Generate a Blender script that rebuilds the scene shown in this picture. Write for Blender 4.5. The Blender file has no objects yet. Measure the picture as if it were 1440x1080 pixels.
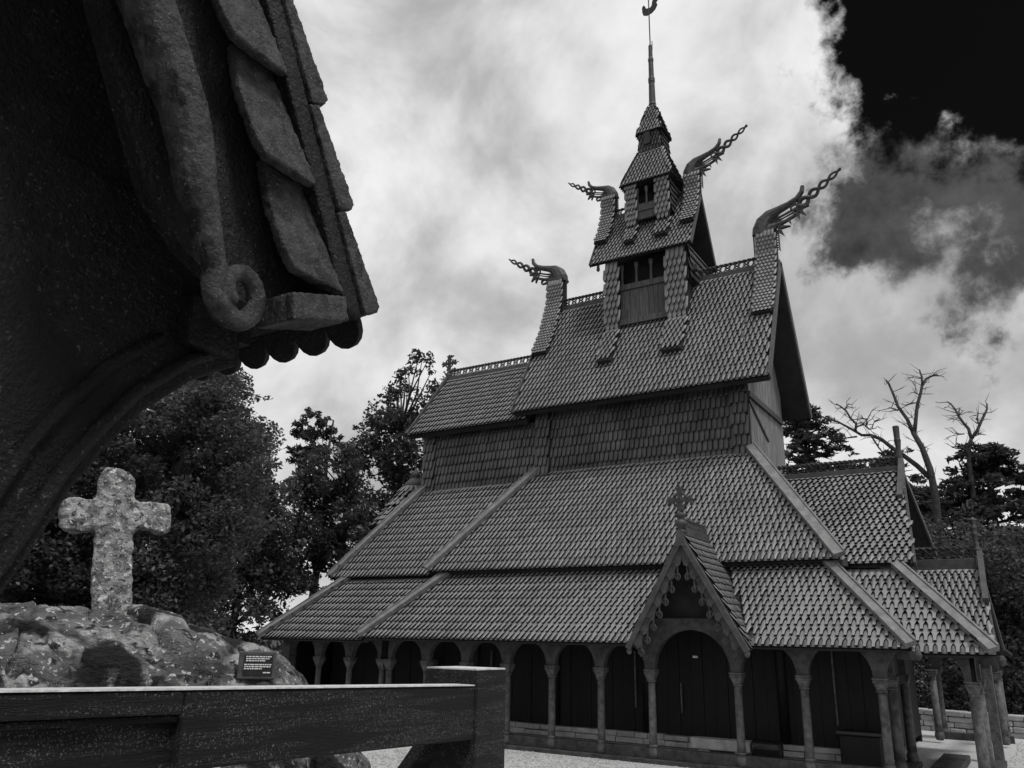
import bpy, math, random
import numpy as np
from mathutils import Vector, Matrix
R = math.radians
random.seed(7)
rng = np.random.default_rng(7)
scene = bpy.context.scene
COL = scene.collection

# ------------------------------------------------------------------ camera
EYE = Vector((0.0, 0.0, 2.48))
FPX = 1140.0
pitch, roll, yaw = R(17.54), R(1.21), R(32.2)
fw = Vector((-math.sin(yaw) * math.cos(pitch), math.cos(yaw) * math.cos(pitch), math.sin(pitch)))
rt = Vector((math.cos(yaw), math.sin(yaw), 0))
up = rt.cross(fw)
r2 = rt * math.cos(roll) + up * math.sin(roll)
u2 = up * math.cos(roll) - rt * math.sin(roll)
cd = bpy.data.cameras.new('camera')
cam = bpy.data.objects.new('camera', cd)
COL.objects.link(cam)
M = Matrix((( r2.x, u2.x, -fw.x, EYE.x), (r2.y, u2.y, -fw.y, EYE.y), (r2.z, u2.z, -fw.z, EYE.z), (0, 0, 0, 1)))
cam.matrix_world = M
cd.sensor_fit = 'HORIZONTAL'
cd.sensor_width = 36.0
cd.lens = 36.0 * FPX / 1440.0
cd.clip_start = 0.05
cd.clip_end = 2000.0
scene.camera = cam

def ray(x, y):                       # direction of a photograph pixel
    return fw + r2 * ((x - 720) / FPX) - u2 * ((y - 540) / FPX)
def on_dist(x, y, d):                # point at horizontal distance d
    v = ray(x, y)
    return EYE + v * (d / math.hypot(v.x, v.y))
def on_y(x, y, Y):
    v = ray(x, y); return EYE + v * (Y / v.y)
def on_x(x, y, X):
    v = ray(x, y); return EYE + v * (X / v.x)

# ------------------------------------------------------------------ world and sun
SUN_EL, SUN_AZ = R(66), R(112)       # azimuth measured from +Y towards +X
world = bpy.data.worlds.new('World')
scene.world = world
world.use_nodes = True
nt = world.node_tree
nt.nodes.clear()
def N(t, **k):
    n = nt.nodes.new(t)
    for a, b in k.items():
        setattr(n, a, b)
    return n
def val(x): return x
def math_node(op, a, b=None, c=None, clamp=False):
    n = N('ShaderNodeMath', operation=op); n.use_clamp = clamp
    for i, s in enumerate((a, b, c)):
        if s is None: continue
        if isinstance(s, (int, float)): n.inputs[i].default_value = s
        else: nt.links.new(s, n.inputs[i])
    return n.outputs[0]
def smooth(x, lo, hi, a=0.0, b=1.0):
    n = N('ShaderNodeMapRange', interpolation_type='SMOOTHSTEP')
    nt.links.new(x, n.inputs['Value'])
    n.inputs['From Min'].default_value = lo; n.inputs['From Max'].default_value = hi
    n.inputs['To Min'].default_value = a; n.inputs['To Max'].default_value = b
    return n.outputs[0]
tc = N('ShaderNodeTexCoord')
dirv = tc.outputs['Generated']
def noise(scale, detail, rough=0.55, dist=0.0, off=(0, 0, 0), sc=(1, 1, 1)):
    mp = N('ShaderNodeMapping')
    nt.links.new(dirv, mp.inputs['Vector'])
    mp.inputs['Location'].default_value = off
    mp.inputs['Scale'].default_value = sc
    n = N('ShaderNodeTexNoise')
    nt.links.new(mp.outputs[0], n.inputs['Vector'])
    n.inputs['Scale'].default_value = scale; n.inputs['Detail'].default_value = detail
    n.inputs['Roughness'].default_value = rough; n.inputs['Distortion'].default_value = dist
    return n.outputs['Fac']
def ang(px, py):                     # angle in radians from the sky direction seen at a photograph pixel
    d = ray(px, py).normalized()
    n = N('ShaderNodeVectorMath', operation='DOT_PRODUCT')
    nt.links.new(dirv, n.inputs[0]); n.inputs[1].default_value = d
    return math_node('ARCCOSINE', math_node('MINIMUM', n.outputs['Value'], 1.0))
sky = N('ShaderNodeTexSky', sky_type='NISHITA')
sky.sun_disc = False
sky.sun_elevation = SUN_EL
sky.sun_rotation = SUN_AZ
sep = N('ShaderNodeSeparateColor')
nt.links.new(sky.outputs[0], sep.inputs[0])
blue_sky = math_node('MULTIPLY', sep.outputs[0], 0.035)      # red-filter black and white: clear sky goes dark
n_big = noise(3.4, 7, 0.55, 0.3, (2.1, 0.4, 1.3))
n_mid = noise(8.0, 9, 0.6, 0.15, (0.3, 5.1, 0.7))
n_fin = noise(22.0, 8, 0.62, 0.0, (4.0, 1.0, 2.0))
nz = math_node('ADD', math_node('MULTIPLY', math_node('SUBTRACT', n_mid, 0.5), 0.20), math_node('MULTIPLY', math_node('SUBTRACT', n_fin, 0.5), 0.14))
# bright overcast cloud
cl = smooth(n_big, 0.34, 0.64, 3.9, 8.8)
cl = math_node('ADD', cl, math_node('MULTIPLY', math_node('SUBTRACT', n_mid, 0.5), 1.7))
# grey cloud banks
def bank(px, py, rad, soft, k=1.0):
    a = math_node('ADD', ang(px, py), math_node('MULTIPLY', nz, k))
    return smooth(a, rad - soft, rad + soft, 1.0, 0.0)
banks = [bank(1400, 275, 0.135, 0.035), bank(1198, 322, 0.047, 0.025), bank(1388, 395, 0.072, 0.025, 1.2), bank(1322, 462, 0.018, 0.012), bank(1300, 200, 0.025, 0.025), bank(1330, 240, 0.07, 0.03)]
b = banks[0]
for o in banks[1:]: b = math_node('MAXIMUM', b, o)
tex = math_node('ADD', smooth(n_mid, 0.48, 0.66, 0.7, 4.6), math_node('MULTIPLY', math_node('SUBTRACT', n_fin, 0.45), 1.6))
lum = math_node('ADD', math_node('MULTIPLY', cl, math_node('SUBTRACT', 1.0, b)), math_node('MULTIPLY', tex, b))
# the clear opening
hole_a = math_node('ADD', ang(1452, -85), math_node('MULTIPLY', nz, 0.8))
hole = smooth(hole_a, 0.180, 0.220, 1.0, 0.0)
# bright wisp along its edge
lum = math_node('ADD', math_node('MULTIPLY', lum, math_node('SUBTRACT', 1.0, hole)), math_node('MULTIPLY', blue_sky, hole))
lum = math_node('MAXIMUM', lum, 0.02)
comb = N('ShaderNodeCombineColor')
for i in range(3): nt.links.new(lum, comb.inputs[i])
bg = N('ShaderNodeBackground')
nt.links.new(comb.outputs[0], bg.inputs['Color'])
bg.inputs['Strength'].default_value = 0.1
wo = N('ShaderNodeOutputWorld')
nt.links.new(bg.outputs[0], wo.inputs[0])

sl = bpy.data.lights.new('sun', 'SUN')
sl.energy = 2.1
sl.angle = R(11)
sl.color = (1.0, 0.995, 0.985)
sun = bpy.data.objects.new('sun', sl)
COL.objects.link(sun)
sd = Vector((math.sin(SUN_AZ) * math.cos(SUN_EL), math.cos(SUN_AZ) * math.cos(SUN_EL), math.sin(SUN_EL)))
sun.rotation_euler = sd.to_track_quat('Z', 'Y').to_euler()
sun.location = (20, -20, 40)
vs = scene.view_settings
vs.view_transform = 'Standard'; vs.look = 'None'; vs.exposure = 0.0; vs.gamma = 1.0
vs.use_curve_mapping = False
scene.render.film_transparent = False

# ------------------------------------------------------------------ materials
MATS = {}
def mat(name, lo, hi, scale=6.0, detail=6, rough=0.7, bump=0.3, bscale=30.0, stretch=(1, 1, 1), spec=0.3, tone=False, bdist=0.01, blotch=None, bmap=False, contrast=(0.35, 0.65)):
    m = bpy.data.materials.new(name); m.use_nodes = True
    t = m.node_tree; t.nodes.clear()
    o = t.nodes.new('ShaderNodeOutputMaterial'); p = t.nodes.new('ShaderNodeBsdfPrincipled')
    t.links.new(p.outputs[0], o.inputs[0])
    tcn = t.nodes.new('ShaderNodeTexCoord'); mp = t.nodes.new('ShaderNodeMapping')
    t.links.new(tcn.outputs['Object'], mp.inputs[0]); mp.inputs['Scale'].default_value = stretch
    n1 = t.nodes.new('ShaderNodeTexNoise'); t.links.new(mp.outputs[0], n1.inputs['Vector'])
    n1.inputs['Scale'].default_value = scale; n1.inputs['Detail'].default_value = detail; n1.inputs['Roughness'].default_value = 0.6
    mr = t.nodes.new('ShaderNodeMapRange'); t.links.new(n1.outputs['Fac'], mr.inputs[0])
    mr.inputs['From Min'].default_value = contrast[0]; mr.inputs['From Max'].default_value = contrast[1]
    mr.inputs['To Min'].default_value = lo; mr.inputs['To Max'].default_value = hi
    v = mr.outputs[0]
    if tone:
        at = t.nodes.new('ShaderNodeAttribute'); at.attribute_name = 'tone'
        if tone == 'info':
            at = t.nodes.new('ShaderNodeObjectInfo'); src = at.outputs['Random']
            r_ = t.nodes.new('ShaderNodeMapRange'); t.links.new(src, r_.inputs[0]); r_.inputs['To Min'].default_value = 0.86; r_.inputs['To Max'].default_value = 1.14
            src = r_.outputs[0]
        else: src = at.outputs['Fac']
        mm = t.nodes.new('ShaderNodeMath'); mm.operation = 'MULTIPLY'
        t.links.new(v, mm.inputs[0]); t.links.new(src, mm.inputs[1]); v = mm.outputs[0]
    if blotch:                        # (value, scale, threshold, softness) pale lichen or dark moss with a shape of its own
        for (bv, bs, th, so, *um) in blotch:
            n3 = t.nodes.new('ShaderNodeTexNoise'); t.links.new(mp.outputs[0] if (bmap or um) else tcn.outputs['Object'], n3.inputs['Vector'])
            n3.inputs['Scale'].default_value = bs; n3.inputs['Detail'].default_value = 5; n3.inputs['Distortion'].default_value = 0.5
            r3 = t.nodes.new('ShaderNodeMapRange'); t.links.new(n3.outputs['Fac'], r3.inputs[0])
            r3.inputs['From Min'].default_value = th; r3.inputs['From Max'].default_value = th + so
            mx = t.nodes.new('ShaderNodeMix'); mx.data_type = 'FLOAT'
            t.links.new(r3.outputs[0], mx.inputs[0]); t.links.new(v, mx.inputs[2]); mx.inputs[3].default_value = bv
            v = mx.outputs[0]
    c = t.nodes.new('ShaderNodeCombineColor')
    for i in range(3): t.links.new(v, c.inputs[i])
    t.links.new(c.outputs[0], p.inputs['Base Color'])
    p.inputs['Roughness'].default_value = rough
    p.inputs['Specular IOR Level'].default_value = spec
    if bump:
        n2 = t.nodes.new('ShaderNodeTexNoise'); t.links.new(mp.outputs[0], n2.inputs['Vector'])
        n2.inputs['Scale'].default_value = bscale; n2.inputs['Detail'].default_value = 5; n2.inputs['Roughness'].default_value = 0.65
        bp = t.nodes.new('ShaderNodeBump'); bp.inputs['Strength'].default_value = bump; bp.inputs['Distance'].default_value = bdist
        t.links.new(n2.outputs['Fac'], bp.inputs['Height']); t.links.new(bp.outputs[0], p.inputs['Normal'])
    MATS[name] = m
    return m
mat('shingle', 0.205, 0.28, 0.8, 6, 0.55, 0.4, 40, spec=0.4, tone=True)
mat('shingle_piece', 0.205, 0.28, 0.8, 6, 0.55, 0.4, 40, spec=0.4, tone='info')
mat('shingle_edge_shade', 0.004, 0.010, 8, rough=0.8, spec=0.15)  # shade of the cut-out arches, put into the colour of the side faces
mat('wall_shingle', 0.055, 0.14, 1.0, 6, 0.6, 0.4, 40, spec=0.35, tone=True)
mat('roof_deck', 0.02, 0.035, 3, rough=0.8)
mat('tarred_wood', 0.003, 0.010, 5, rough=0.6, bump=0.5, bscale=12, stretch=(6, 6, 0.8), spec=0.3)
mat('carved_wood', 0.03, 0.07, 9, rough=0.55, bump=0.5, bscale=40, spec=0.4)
mat('board', 0.13, 0.22, 5, rough=0.6, bump=0.4, bscale=25, spec=0.35)
mat('ridge_board', 0.05, 0.09, 5, rough=0.6, bump=0.4, bscale=25, spec=0.35)
mat('panel_wood', 0.04, 0.12, 3, rough=0.65, bump=0.6, bscale=8, stretch=(14, 14, 0.7), spec=0.3, tone='info')
mat('gable_plank', 0.10, 0.30, 3, rough=0.7, bump=0.6, bscale=8, stretch=(12, 12, 0.6), spec=0.2, tone='info')
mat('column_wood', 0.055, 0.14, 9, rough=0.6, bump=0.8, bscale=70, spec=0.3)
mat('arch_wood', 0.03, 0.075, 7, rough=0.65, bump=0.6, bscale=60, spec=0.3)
mat('stone', 0.30, 0.48, 4, rough=0.85, bump=0.8, bscale=25, tone='info', bdist=0.03)
mat('gravel', 0.40, 0.78, 45, rough=0.9, bump=1.0, bscale=60, bdist=0.04, blotch=[(0.4, 0.6, 0.6, 0.2)])
mat('earth', 0.03, 0.07, 3, rough=0.95, bump=1.0, bscale=20, bdist=0.1)
mat('rock', 0.03, 0.22, 2.6, 13, rough=0.85, bump=1.0, bscale=7, stretch=(1, 1, 2.2), bdist=0.2, blotch=[(0.42, 2.6, 0.525, 0.10), (0.025, 6.0, 0.575, 0.06), (0.58, 19.0, 0.60, 0.04), (0.012, 1.3, 0.515, 0.07)], contrast=(0.32, 0.68))
mat('cross_stone', 0.12, 0.30, 7, 10, rough=0.9, bump=1.0, bscale=40, bdist=0.03, blotch=[(0.42, 8, 0.48, 0.10), (0.08, 26, 0.575, 0.05), (0.72, 12, 0.625, 0.015), (0.66, 30, 0.63, 0.02)])
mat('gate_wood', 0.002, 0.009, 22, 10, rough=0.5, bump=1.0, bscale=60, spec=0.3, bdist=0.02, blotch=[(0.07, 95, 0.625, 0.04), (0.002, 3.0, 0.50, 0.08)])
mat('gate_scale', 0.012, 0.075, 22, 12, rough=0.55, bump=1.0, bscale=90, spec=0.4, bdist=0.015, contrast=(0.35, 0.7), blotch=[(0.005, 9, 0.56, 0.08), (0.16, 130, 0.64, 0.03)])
mat('rail_wood', 0.002, 0.034, 8, 12, rough=0.5, bump=1.0, bscale=26, stretch=(16, 1.0, 16), spec=0.3, bdist=0.03, contrast=(0.44, 0.68), blotch=[(0.22, 230, 0.585, 0.05), (0.12, 120, 0.63, 0.05), (0.003, 2.4, 0.46, 0.12, 1)])
mat('rail_top_light', 0.5, 0.75, 30, rough=0.5, bump=0.6, bscale=60, bdist=0.01)  # pale colour paints the light from above onto dark timber
mat('plaque', 0.012, 0.02, 20, rough=0.4)
mat('white_paint', 0.6, 0.8, 20, rough=0.6, bump=0)
mat('iron', 0.008, 0.014, 20, rough=0.35, spec=0.5)
mat('bark', 0.03, 0.08, 6, rough=0.9, bump=1.0, bscale=14, stretch=(3, 3, 0.6), bdist=0.03)
mat('dead_bark', 0.03, 0.07, 6, rough=0.9, bump=0.6)
def leaf_mat(name, lo, hi):
    m = mat(name, lo, hi, 0.9, 4, rough=0.5, bump=0, spec=0.35, tone=True, contrast=(0.3, 0.7))
    t = m.node_tree
    p = next(n for n in t.nodes if n.type == 'BSDF_PRINCIPLED'); o = next(n for n in t.nodes if n.type == 'OUTPUT_MATERIAL')
    tr = t.nodes.new('ShaderNodeBsdfTranslucent'); tr.inputs[0].default_value = (hi * 1.6, hi * 1.6, hi * 1.6, 1)
    mx = t.nodes.new('ShaderNodeMixShader'); mx.inputs[0].default_value = 0.22
    t.links.new(p.outputs[0], mx.inputs[1]); t.links.new(tr.outputs[0], mx.inputs[2]); t.links.new(mx.outputs[0], o.inputs[0])
leaf_mat('beech_leaf', 0.03, 0.095)
leaf_mat('oak_leaf', 0.025, 0.07)
leaf_mat('needle', 0.02, 0.06)
leaf_mat('shrub_leaf', 0.04, 0.12)

# ------------------------------------------------------------------ mesh helpers
def V(*a): return np.array(a, float)
def unit(v):
    v = np.asarray(v, float); return v / np.linalg.norm(v)
class MB:
    def __init__(s): s.v = []; s.f = []
    def add(s, verts, faces):
        b = len(s.v); s.v += [tuple(map(float, q)) for q in verts]; s.f += [tuple(b + i for i in f) for f in faces]
        return s
    def box(s, a, b):
        x0, y0, z0 = a; x1, y1, z1 = b
        return s.hexa([(x0, y0, z0), (x1, y0, z0), (x1, y1, z0), (x0, y1, z0)], [(x0, y0, z1), (x1, y0, z1), (x1, y1, z1), (x0, y1, z1)])
    def hexa(s, lo, hi):
        n = len(lo)
        f = [tuple(range(n))[::-1], tuple(range(n, 2 * n))] + [(i, (i + 1) % n, n + (i + 1) % n, n + i) for i in range(n)]
        return s.add(list(lo) + list(hi), f)
    def slab(s, quad, th):            # quad of 4 points, thickness along its normal (negative goes inward)
        q = [np.asarray(p, float) for p in quad]
        n = unit(np.cross(q[1] - q[0], q[-1] - q[0])) * th
        return s.hexa(q, [p + n for p in q]) if th > 0 else s.hexa([p + n for p in q], q)
    def bar(s, a, b, w, h, upv=(0, 0, 1)):   # straight timber from a to b, w across, h along upv
        a, b = np.asarray(a, float), np.asarray(b, float)
        d = unit(b - a); x = unit(np.cross(d, upv)); y = np.cross(x, d)
        c = [(-w / 2, -h / 2), (w / 2, -h / 2), (w / 2, h / 2), (-w / 2, h / 2)]
        return s.hexa([a + x * i + y * j for i, j in c], [b + x * i + y * j for i, j in c])
    def tube(s, path, rad, n=8, flat=1.0, fdir=None):
        path = [np.asarray(p, float) for p in path]
        m = len(path)
        if not hasattr(rad, '__len__'): rad = [rad] * m
        base = len(s.v)
        t0 = unit(path[1] - path[0])
        ref = np.asarray(fdir if fdir is not None else ((0, 0, 1) if abs(t0[2]) < 0.9 else (1, 0, 0)), float)
        x = unit(np.cross(t0, ref))
        for i in range(m):
            t = unit(path[min(i + 1, m - 1)] - path[max(i - 1, 0)])
            x = x - t * (x @ t); x = unit(x); y = np.cross(t, x)
            for k in range(n):
                a = 2 * math.pi * k / n
                s.v.append(tuple(path[i] + (x * math.cos(a) * flat + y * math.sin(a)) * rad[i]))
        for i in range(m - 1):
            for k in range(n):
                s.f.append((base + i * n + k, base + i * n + (k + 1) % n, base + (i + 1) * n + (k + 1) % n, base + (i + 1) * n + k))
        s.f.append(tuple(base + k for k in range(n))[::-1]); s.f.append(tuple(base + (m - 1) * n + k for k in range(n)))
        return s
    def lathe(s, c, prof, n=14):      # prof: (radius, z) from bottom to top
        base = len(s.v)
        for r_, z in prof:
            for k in range(n):
                a = 2 * math.pi * (k + 0.5) / n
                s.v.append((c[0] + r_ * math.cos(a), c[1] + r_ * math.sin(a), c[2] + z))
        m = len(prof)
        for i in range(m - 1):
            for k in range(n):
                s.f.append((base + i * n + k, base + i * n + (k + 1) % n, base + (i + 1) * n + (k + 1) % n, base + (i + 1) * n + k))
        s.f.append(tuple(base + k for k in range(n))[::-1]); s.f.append(tuple(base + (m - 1) * n + k for k in range(n)))
        return s
    def prism(s, poly, o, ux, uy, th):   # 2-D outline in frame (ux, uy) at o, extruded both ways
        ux, uy, o = np.asarray(ux, float), np.asarray(uy, float), np.asarray(o, float)
        n = unit(np.cross(ux, uy)) * th / 2
        p = [o + ux * a + uy * b for a, b in poly]
        return s.hexa([q - n for q in p], [q + n for q in p])
    def ring(s, c, r_, t, nrm, n=12, k=5, squash=1.0):
        nrm = unit(nrm); a = unit(np.cross(nrm, (0.3, 0.1, 1.0))); b = np.cross(nrm, a)
        base = len(s.v)
        for i in range(n):
            th = 2 * math.pi * i / n
            d = a * math.cos(th) + b * math.sin(th)
            for j in range(k):
                ph = 2 * math.pi * j / k
                s.v.append(tuple(np.asarray(c) + d * (r_ + t * math.cos(ph)) + nrm * t * math.sin(ph)))
        for i in range(n):
            for j in range(k):
                i2, j2 = (i + 1) % n, (j + 1) % k
                s.f.append((base + i * k + j, base + i2 * k + j, base + i2 * k + j2, base + i * k + j2))
        return s
    def build(s, name, m, parent=None, smooth=False, bevel=0.0, label=None):
        me = bpy.data.meshes.new(name); me.from_pydata(s.v, [], s.f); me.update()
        return link(me, name, m, parent, smooth, bevel, label)
def link(me, name, m, parent=None, smooth=False, bevel=0.0, label=None):
    me.materials.append(MATS[m])
    if smooth:
        me.polygons.foreach_set('use_smooth', [True] * len(me.polygons))
    o = bpy.data.objects.new(name, me); COL.objects.link(o)
    if parent is not None:
        o.parent = parent
        if parent.type == 'EMPTY': o.location = -parent.location
    if bevel:
        b = o.modifiers.new('bevel', 'BEVEL'); b.width = bevel; b.segments = 2; b.limit_method = 'ANGLE'
    if label: o['label'] = label
    return o
def thing(name, label, cat, loc, group=None):
    o = bpy.data.objects.new(name, None); COL.objects.link(o)
    o.location = loc; o.empty_display_size = 0.3
    o['label'] = label; o['category'] = cat
    if group: o['group'] = group
    return o
def tag(o, label, cat, group=None):
    o['label'] = label; o['category'] = cat
    if group: o['group'] = group
    return o
def fast_mesh(name, verts, quads, tone=None):
    me = bpy.data.meshes.new(name)
    n, q = len(verts), len(quads)
    me.vertices.add(n); me.vertices.foreach_set('co', np.ascontiguousarray(verts, np.float32).ravel())
    me.loops.add(q * 4); me.loops.foreach_set('vertex_index', np.ascontiguousarray(quads, np.int32).ravel())
    me.polygons.add(q); me.polygons.foreach_set('loop_start', np.arange(0, q * 4, 4, dtype=np.int32))
    me.update(calc_edges=True)
    if tone is not None:
        a = me.attributes.new('tone', 'FLOAT', 'POINT'); a.data.foreach_set('value', np.ascontiguousarray(tone, np.float32))
    return me

# ------------------------------------------------------------------ shingles
def shingle_template(kind, w, e, th=0.048):
    L = e * 1.85
    if kind == 'lancet':
        sl_ = [(0.185, 0.0), (0.185, 0.30), (0.205, 0.46), (0.25, 0.60), (0.325, 0.72), (0.42, 0.83), (0.487, 0.89), (0.487, L / e)]
    elif kind == 'plain':
        sl_ = [(0.487, 0.0), (0.487, L / e)]
    elif kind == 'round':
        sl_ = [(0.14, 0.0), (0.27, 0.05), (0.35, 0.15), (0.39, 0.32), (0.43, 0.8), (0.47, L / e)]
    else:
        sl_ = [(0.04, 0.0), (0.20, 0.15), (0.36, 0.36), (0.46, 0.62), (0.485, L / e)]
    tv = []
    def hgt(v): return th * ((2.3 - 2.1 * v / L) if kind != 'plain' else (1.05 - 0.9 * v / L))
    for h, v in sl_:
        v *= e
        tv += [(-h * w, v, hgt(v)), (h * w, v, hgt(v)), (-h * w, v, hgt(v) - th), (h * w, v, hgt(v) - th)]
    q = [(2, 3, 1, 0)]
    for i in range(len(sl_) - 1):
        a, b_ = 4 * i, 4 * i + 4
        q += [(a, a + 1, b_ + 1, b_), (a + 2, a, b_, b_ + 2), (a + 1, a + 3, b_ + 3, b_ + 1)]
    return np.array(tv), np.array(q)
TEMPL = {}
SKIP = None
SH = []          # (roof object key, template key, origin, U, V, N)
def shingle_field(key, kind, o, U, Vv, vmax, left, right, w=0.150, e=0.285, v0=-0.05, jit=0.004):
    """rows of shingles on a plane; left(v), right(v) bound each row"""
    o = np.asarray(o, float); U = unit(U); Vv = unit(Vv); Nn = unit(np.cross(U, Vv))
    tk = (kind, round(w, 4), round(e, 4))
    if tk not in TEMPL: TEMPL[tk] = shingle_template(kind, w, e, 0.048 * min(1, e / 0.27))
    rows = int(math.ceil((vmax - v0) / e))
    if kind == 'lancet':             # starter course under the first row
        pk = ('plain',) + tk[1:]
        if pk not in TEMPL: TEMPL[pk] = shingle_template('plain', w, e, 0.048 * min(1, e / 0.27))
        for i in range(int(left(v0) / w) - 2, int(right(v0) / w) + 3):
            u = (i + .5) * w
            p = o + U * u + Vv * (v0 + .012)
            if left(v0) + w * .4 < u < right(v0) - w * .4 and not (SKIP is not None and SKIP(p)): SH.append((key, pk, p, U, Vv, Nn))
    for j in range(rows):
        v = v0 + j * e
        vm = v + 0.3 * e
        a, b_ = left(vm), right(vm)
        i0 = int(math.floor(a / w)) - 1; i1 = int(math.ceil(b_ / w)) + 1
        for i in range(i0, i1):
            u = (i + (0.5 if j % 2 else 0.0)) * w
            if u < a + w * 0.3 or u > b_ - w * 0.3: continue
            an = rng.normal(0, 0.012)
            U2 = U * math.cos(an) + Vv * math.sin(an); V2 = Vv * math.cos(an) - U * math.sin(an)
            p = o + U * (u + rng.normal(0, jit)) + Vv * (v + rng.normal(0, jit * 1.6)) + Nn * abs(rng.normal(0, 0.003))
            if SKIP is not None and SKIP(p + Vv * e * .3): continue
            f_ = min(1.0, (vmax - v) / (1.85 * e))
            if f_ < 0.28: continue
            SH.append((key, tk, p, U2, V2 * f_, Nn))
ROOFS = {}
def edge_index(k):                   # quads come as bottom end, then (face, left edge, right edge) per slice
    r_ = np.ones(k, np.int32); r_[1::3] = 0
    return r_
def flush_shingles(n_single=300):
    eye = np.array(EYE)
    cand = []
    for i, (key, tk, p, U, Vv, Nn) in enumerate(SH):
        if not ROOFS[key][1]: continue
        if tk[0] != 'lancet': continue
        if -8.0 < p[0] < -4.9 and p[2] < 4.4 and p[1] < 19.4: continue
        if p[1] > 18.75 and p[2] < 4.4: continue
        d = np.linalg.norm(p - eye)
        cand.append((d, i))
    cand.sort()
    single = set(i for _, i in cand[:n_single])
    meshes = {}
    groups = {}
    for i, rec in enumerate(SH):
        key, tk, p, U, Vv, Nn = rec
        if i in single:
            if tk not in meshes:
                tv, q = TEMPL[tk]
                me = bpy.data.meshes.new('shingle'); me.from_pydata(tv.tolist(), [], q.tolist()); me.update()
                me.materials.append(MATS['shingle_piece']); me.materials.append(MATS['shingle_edge_shade']); meshes[tk] = me
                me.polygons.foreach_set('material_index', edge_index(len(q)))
            o = bpy.data.objects.new('shingle', meshes[tk]); COL.objects.link(o)
            o.parent = ROOFS[key][0]
            o.matrix_local = Matrix(((U[0], Vv[0], Nn[0], p[0]), (U[1], Vv[1], Nn[1], p[1]), (U[2], Vv[2], Nn[2], p[2]), (0, 0, 0, 1)))
        else:
            groups.setdefault(key, {}).setdefault(tk, []).append(rec)
    for key, g in groups.items():
        vs_, qs_, ts_, mi_ = [], [], [], []; base = 0
        for tk, recs in g.items():
            tv, q = TEMPL[tk]
            P = np.array([r_[2] for r_ in recs]); U = np.array([r_[3] for r_ in recs]); Vv = np.array([r_[4] for r_ in recs]); Nn = np.array([r_[5] for r_ in recs])
            X = P[:, None, :] + tv[None, :, 0:1] * U[:, None, :] + tv[None, :, 1:2] * Vv[:, None, :] + tv[None, :, 2:3] * Nn[:, None, :]
            k, m = len(recs), len(tv)
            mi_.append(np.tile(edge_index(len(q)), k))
            vs_.append(X.reshape(-1, 3))
            qs_.append((q[None] + base + (np.arange(k) * m)[:, None, None]).reshape(-1, 4))
            ts_.append(np.repeat(np.clip(rng.normal(1.0, 0.08, k), 0.7, 1.3), m)); base += k * m
        me = fast_mesh('shingle_covering', np.concatenate(vs_), np.concatenate(qs_), np.concatenate(ts_))
        o = link(me, 'shingle_covering', ROOFS[key][2], ROOFS[key][0])
        me.materials.append(MATS['shingle_edge_shade']); me.polygons.foreach_set('material_index', np.concatenate(mi_))
        o['kind'] = 'stuff'

# ------------------------------------------------------------------ ground
def ground_z(x, y):
    # the path in front of the gate lies about a metre above the church yard
    d = np.hypot(x, y)
    t = np.clip((d - 3.0) / 8.5, 0, 1); t = t * t * (3 - 2 * t)
    z = 1.03 * (1 - t)
    # the woodland rises gently to the left and far behind
    f = np.clip((d - 45) / 120, 0, 1)
    return z + f * 3.0
def ground_mesh():
    rs = np.concatenate([np.linspace(0, 14, 29), np.linspace(16, 60, 23), [75, 100, 150, 250, 450, 900]])
    na = 96
    vs_ = []
    for r_ in rs[1:]:
        for k in range(na):
            a = 2 * math.pi * k / na
            x, y = r_ * math.cos(a), r_ * math.sin(a)
            vs_.append((x, y, float(ground_z(x, y))))
    vs_.append((0, 0, float(ground_z(0, 0))))
    f = []
    m = len(rs) - 1
    for i in range(m - 1):
        for k in range(na):
            f.append((i * na + k, i * na + (k + 1) % na, (i + 1) * na + (k + 1) % na, (i + 1) * na + k)[::-1])
    c = len(vs_) - 1
    for k in range(na): f.append((c, k, (k + 1) % na))
    mb = MB(); mb.v = vs_; mb.f = f
    return mb
g = ground_mesh().build('ground', 'earth', smooth=True); g['kind'] = 'structure'
# gravel yard round the church, a sheet that follows the ground
mb = MB()
xs = np.linspace(-34, 14, 97); ys = np.linspace(-6, 44, 101)
def yard_inside(x, y):
    return (-33 < x < 10 + math.sin(y * 0.3)) and (-5 < y < 32.5 + math.sin(x * 0.4)) and not (x < -4.2 and y < 9.5) and not (x < -20.8)
for j in range(len(ys)):
    for i in range(len(xs)):
        mb.v.append((xs[i], ys[j], float(ground_z(xs[i], ys[j])) + 0.012))
for j in range(len(ys) - 1):
    for i in range(len(xs) - 1):
        if yard_inside((xs[i] + xs[i + 1]) / 2, (ys[j] + ys[j + 1]) / 2):
            a = j * len(xs) + i; mb.f.append((a, a + 1, a + 1 + len(xs), a + len(xs)))
gy = mb.build('gravel_yard', 'gravel', smooth=True); gy['kind'] = 'structure'
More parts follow.
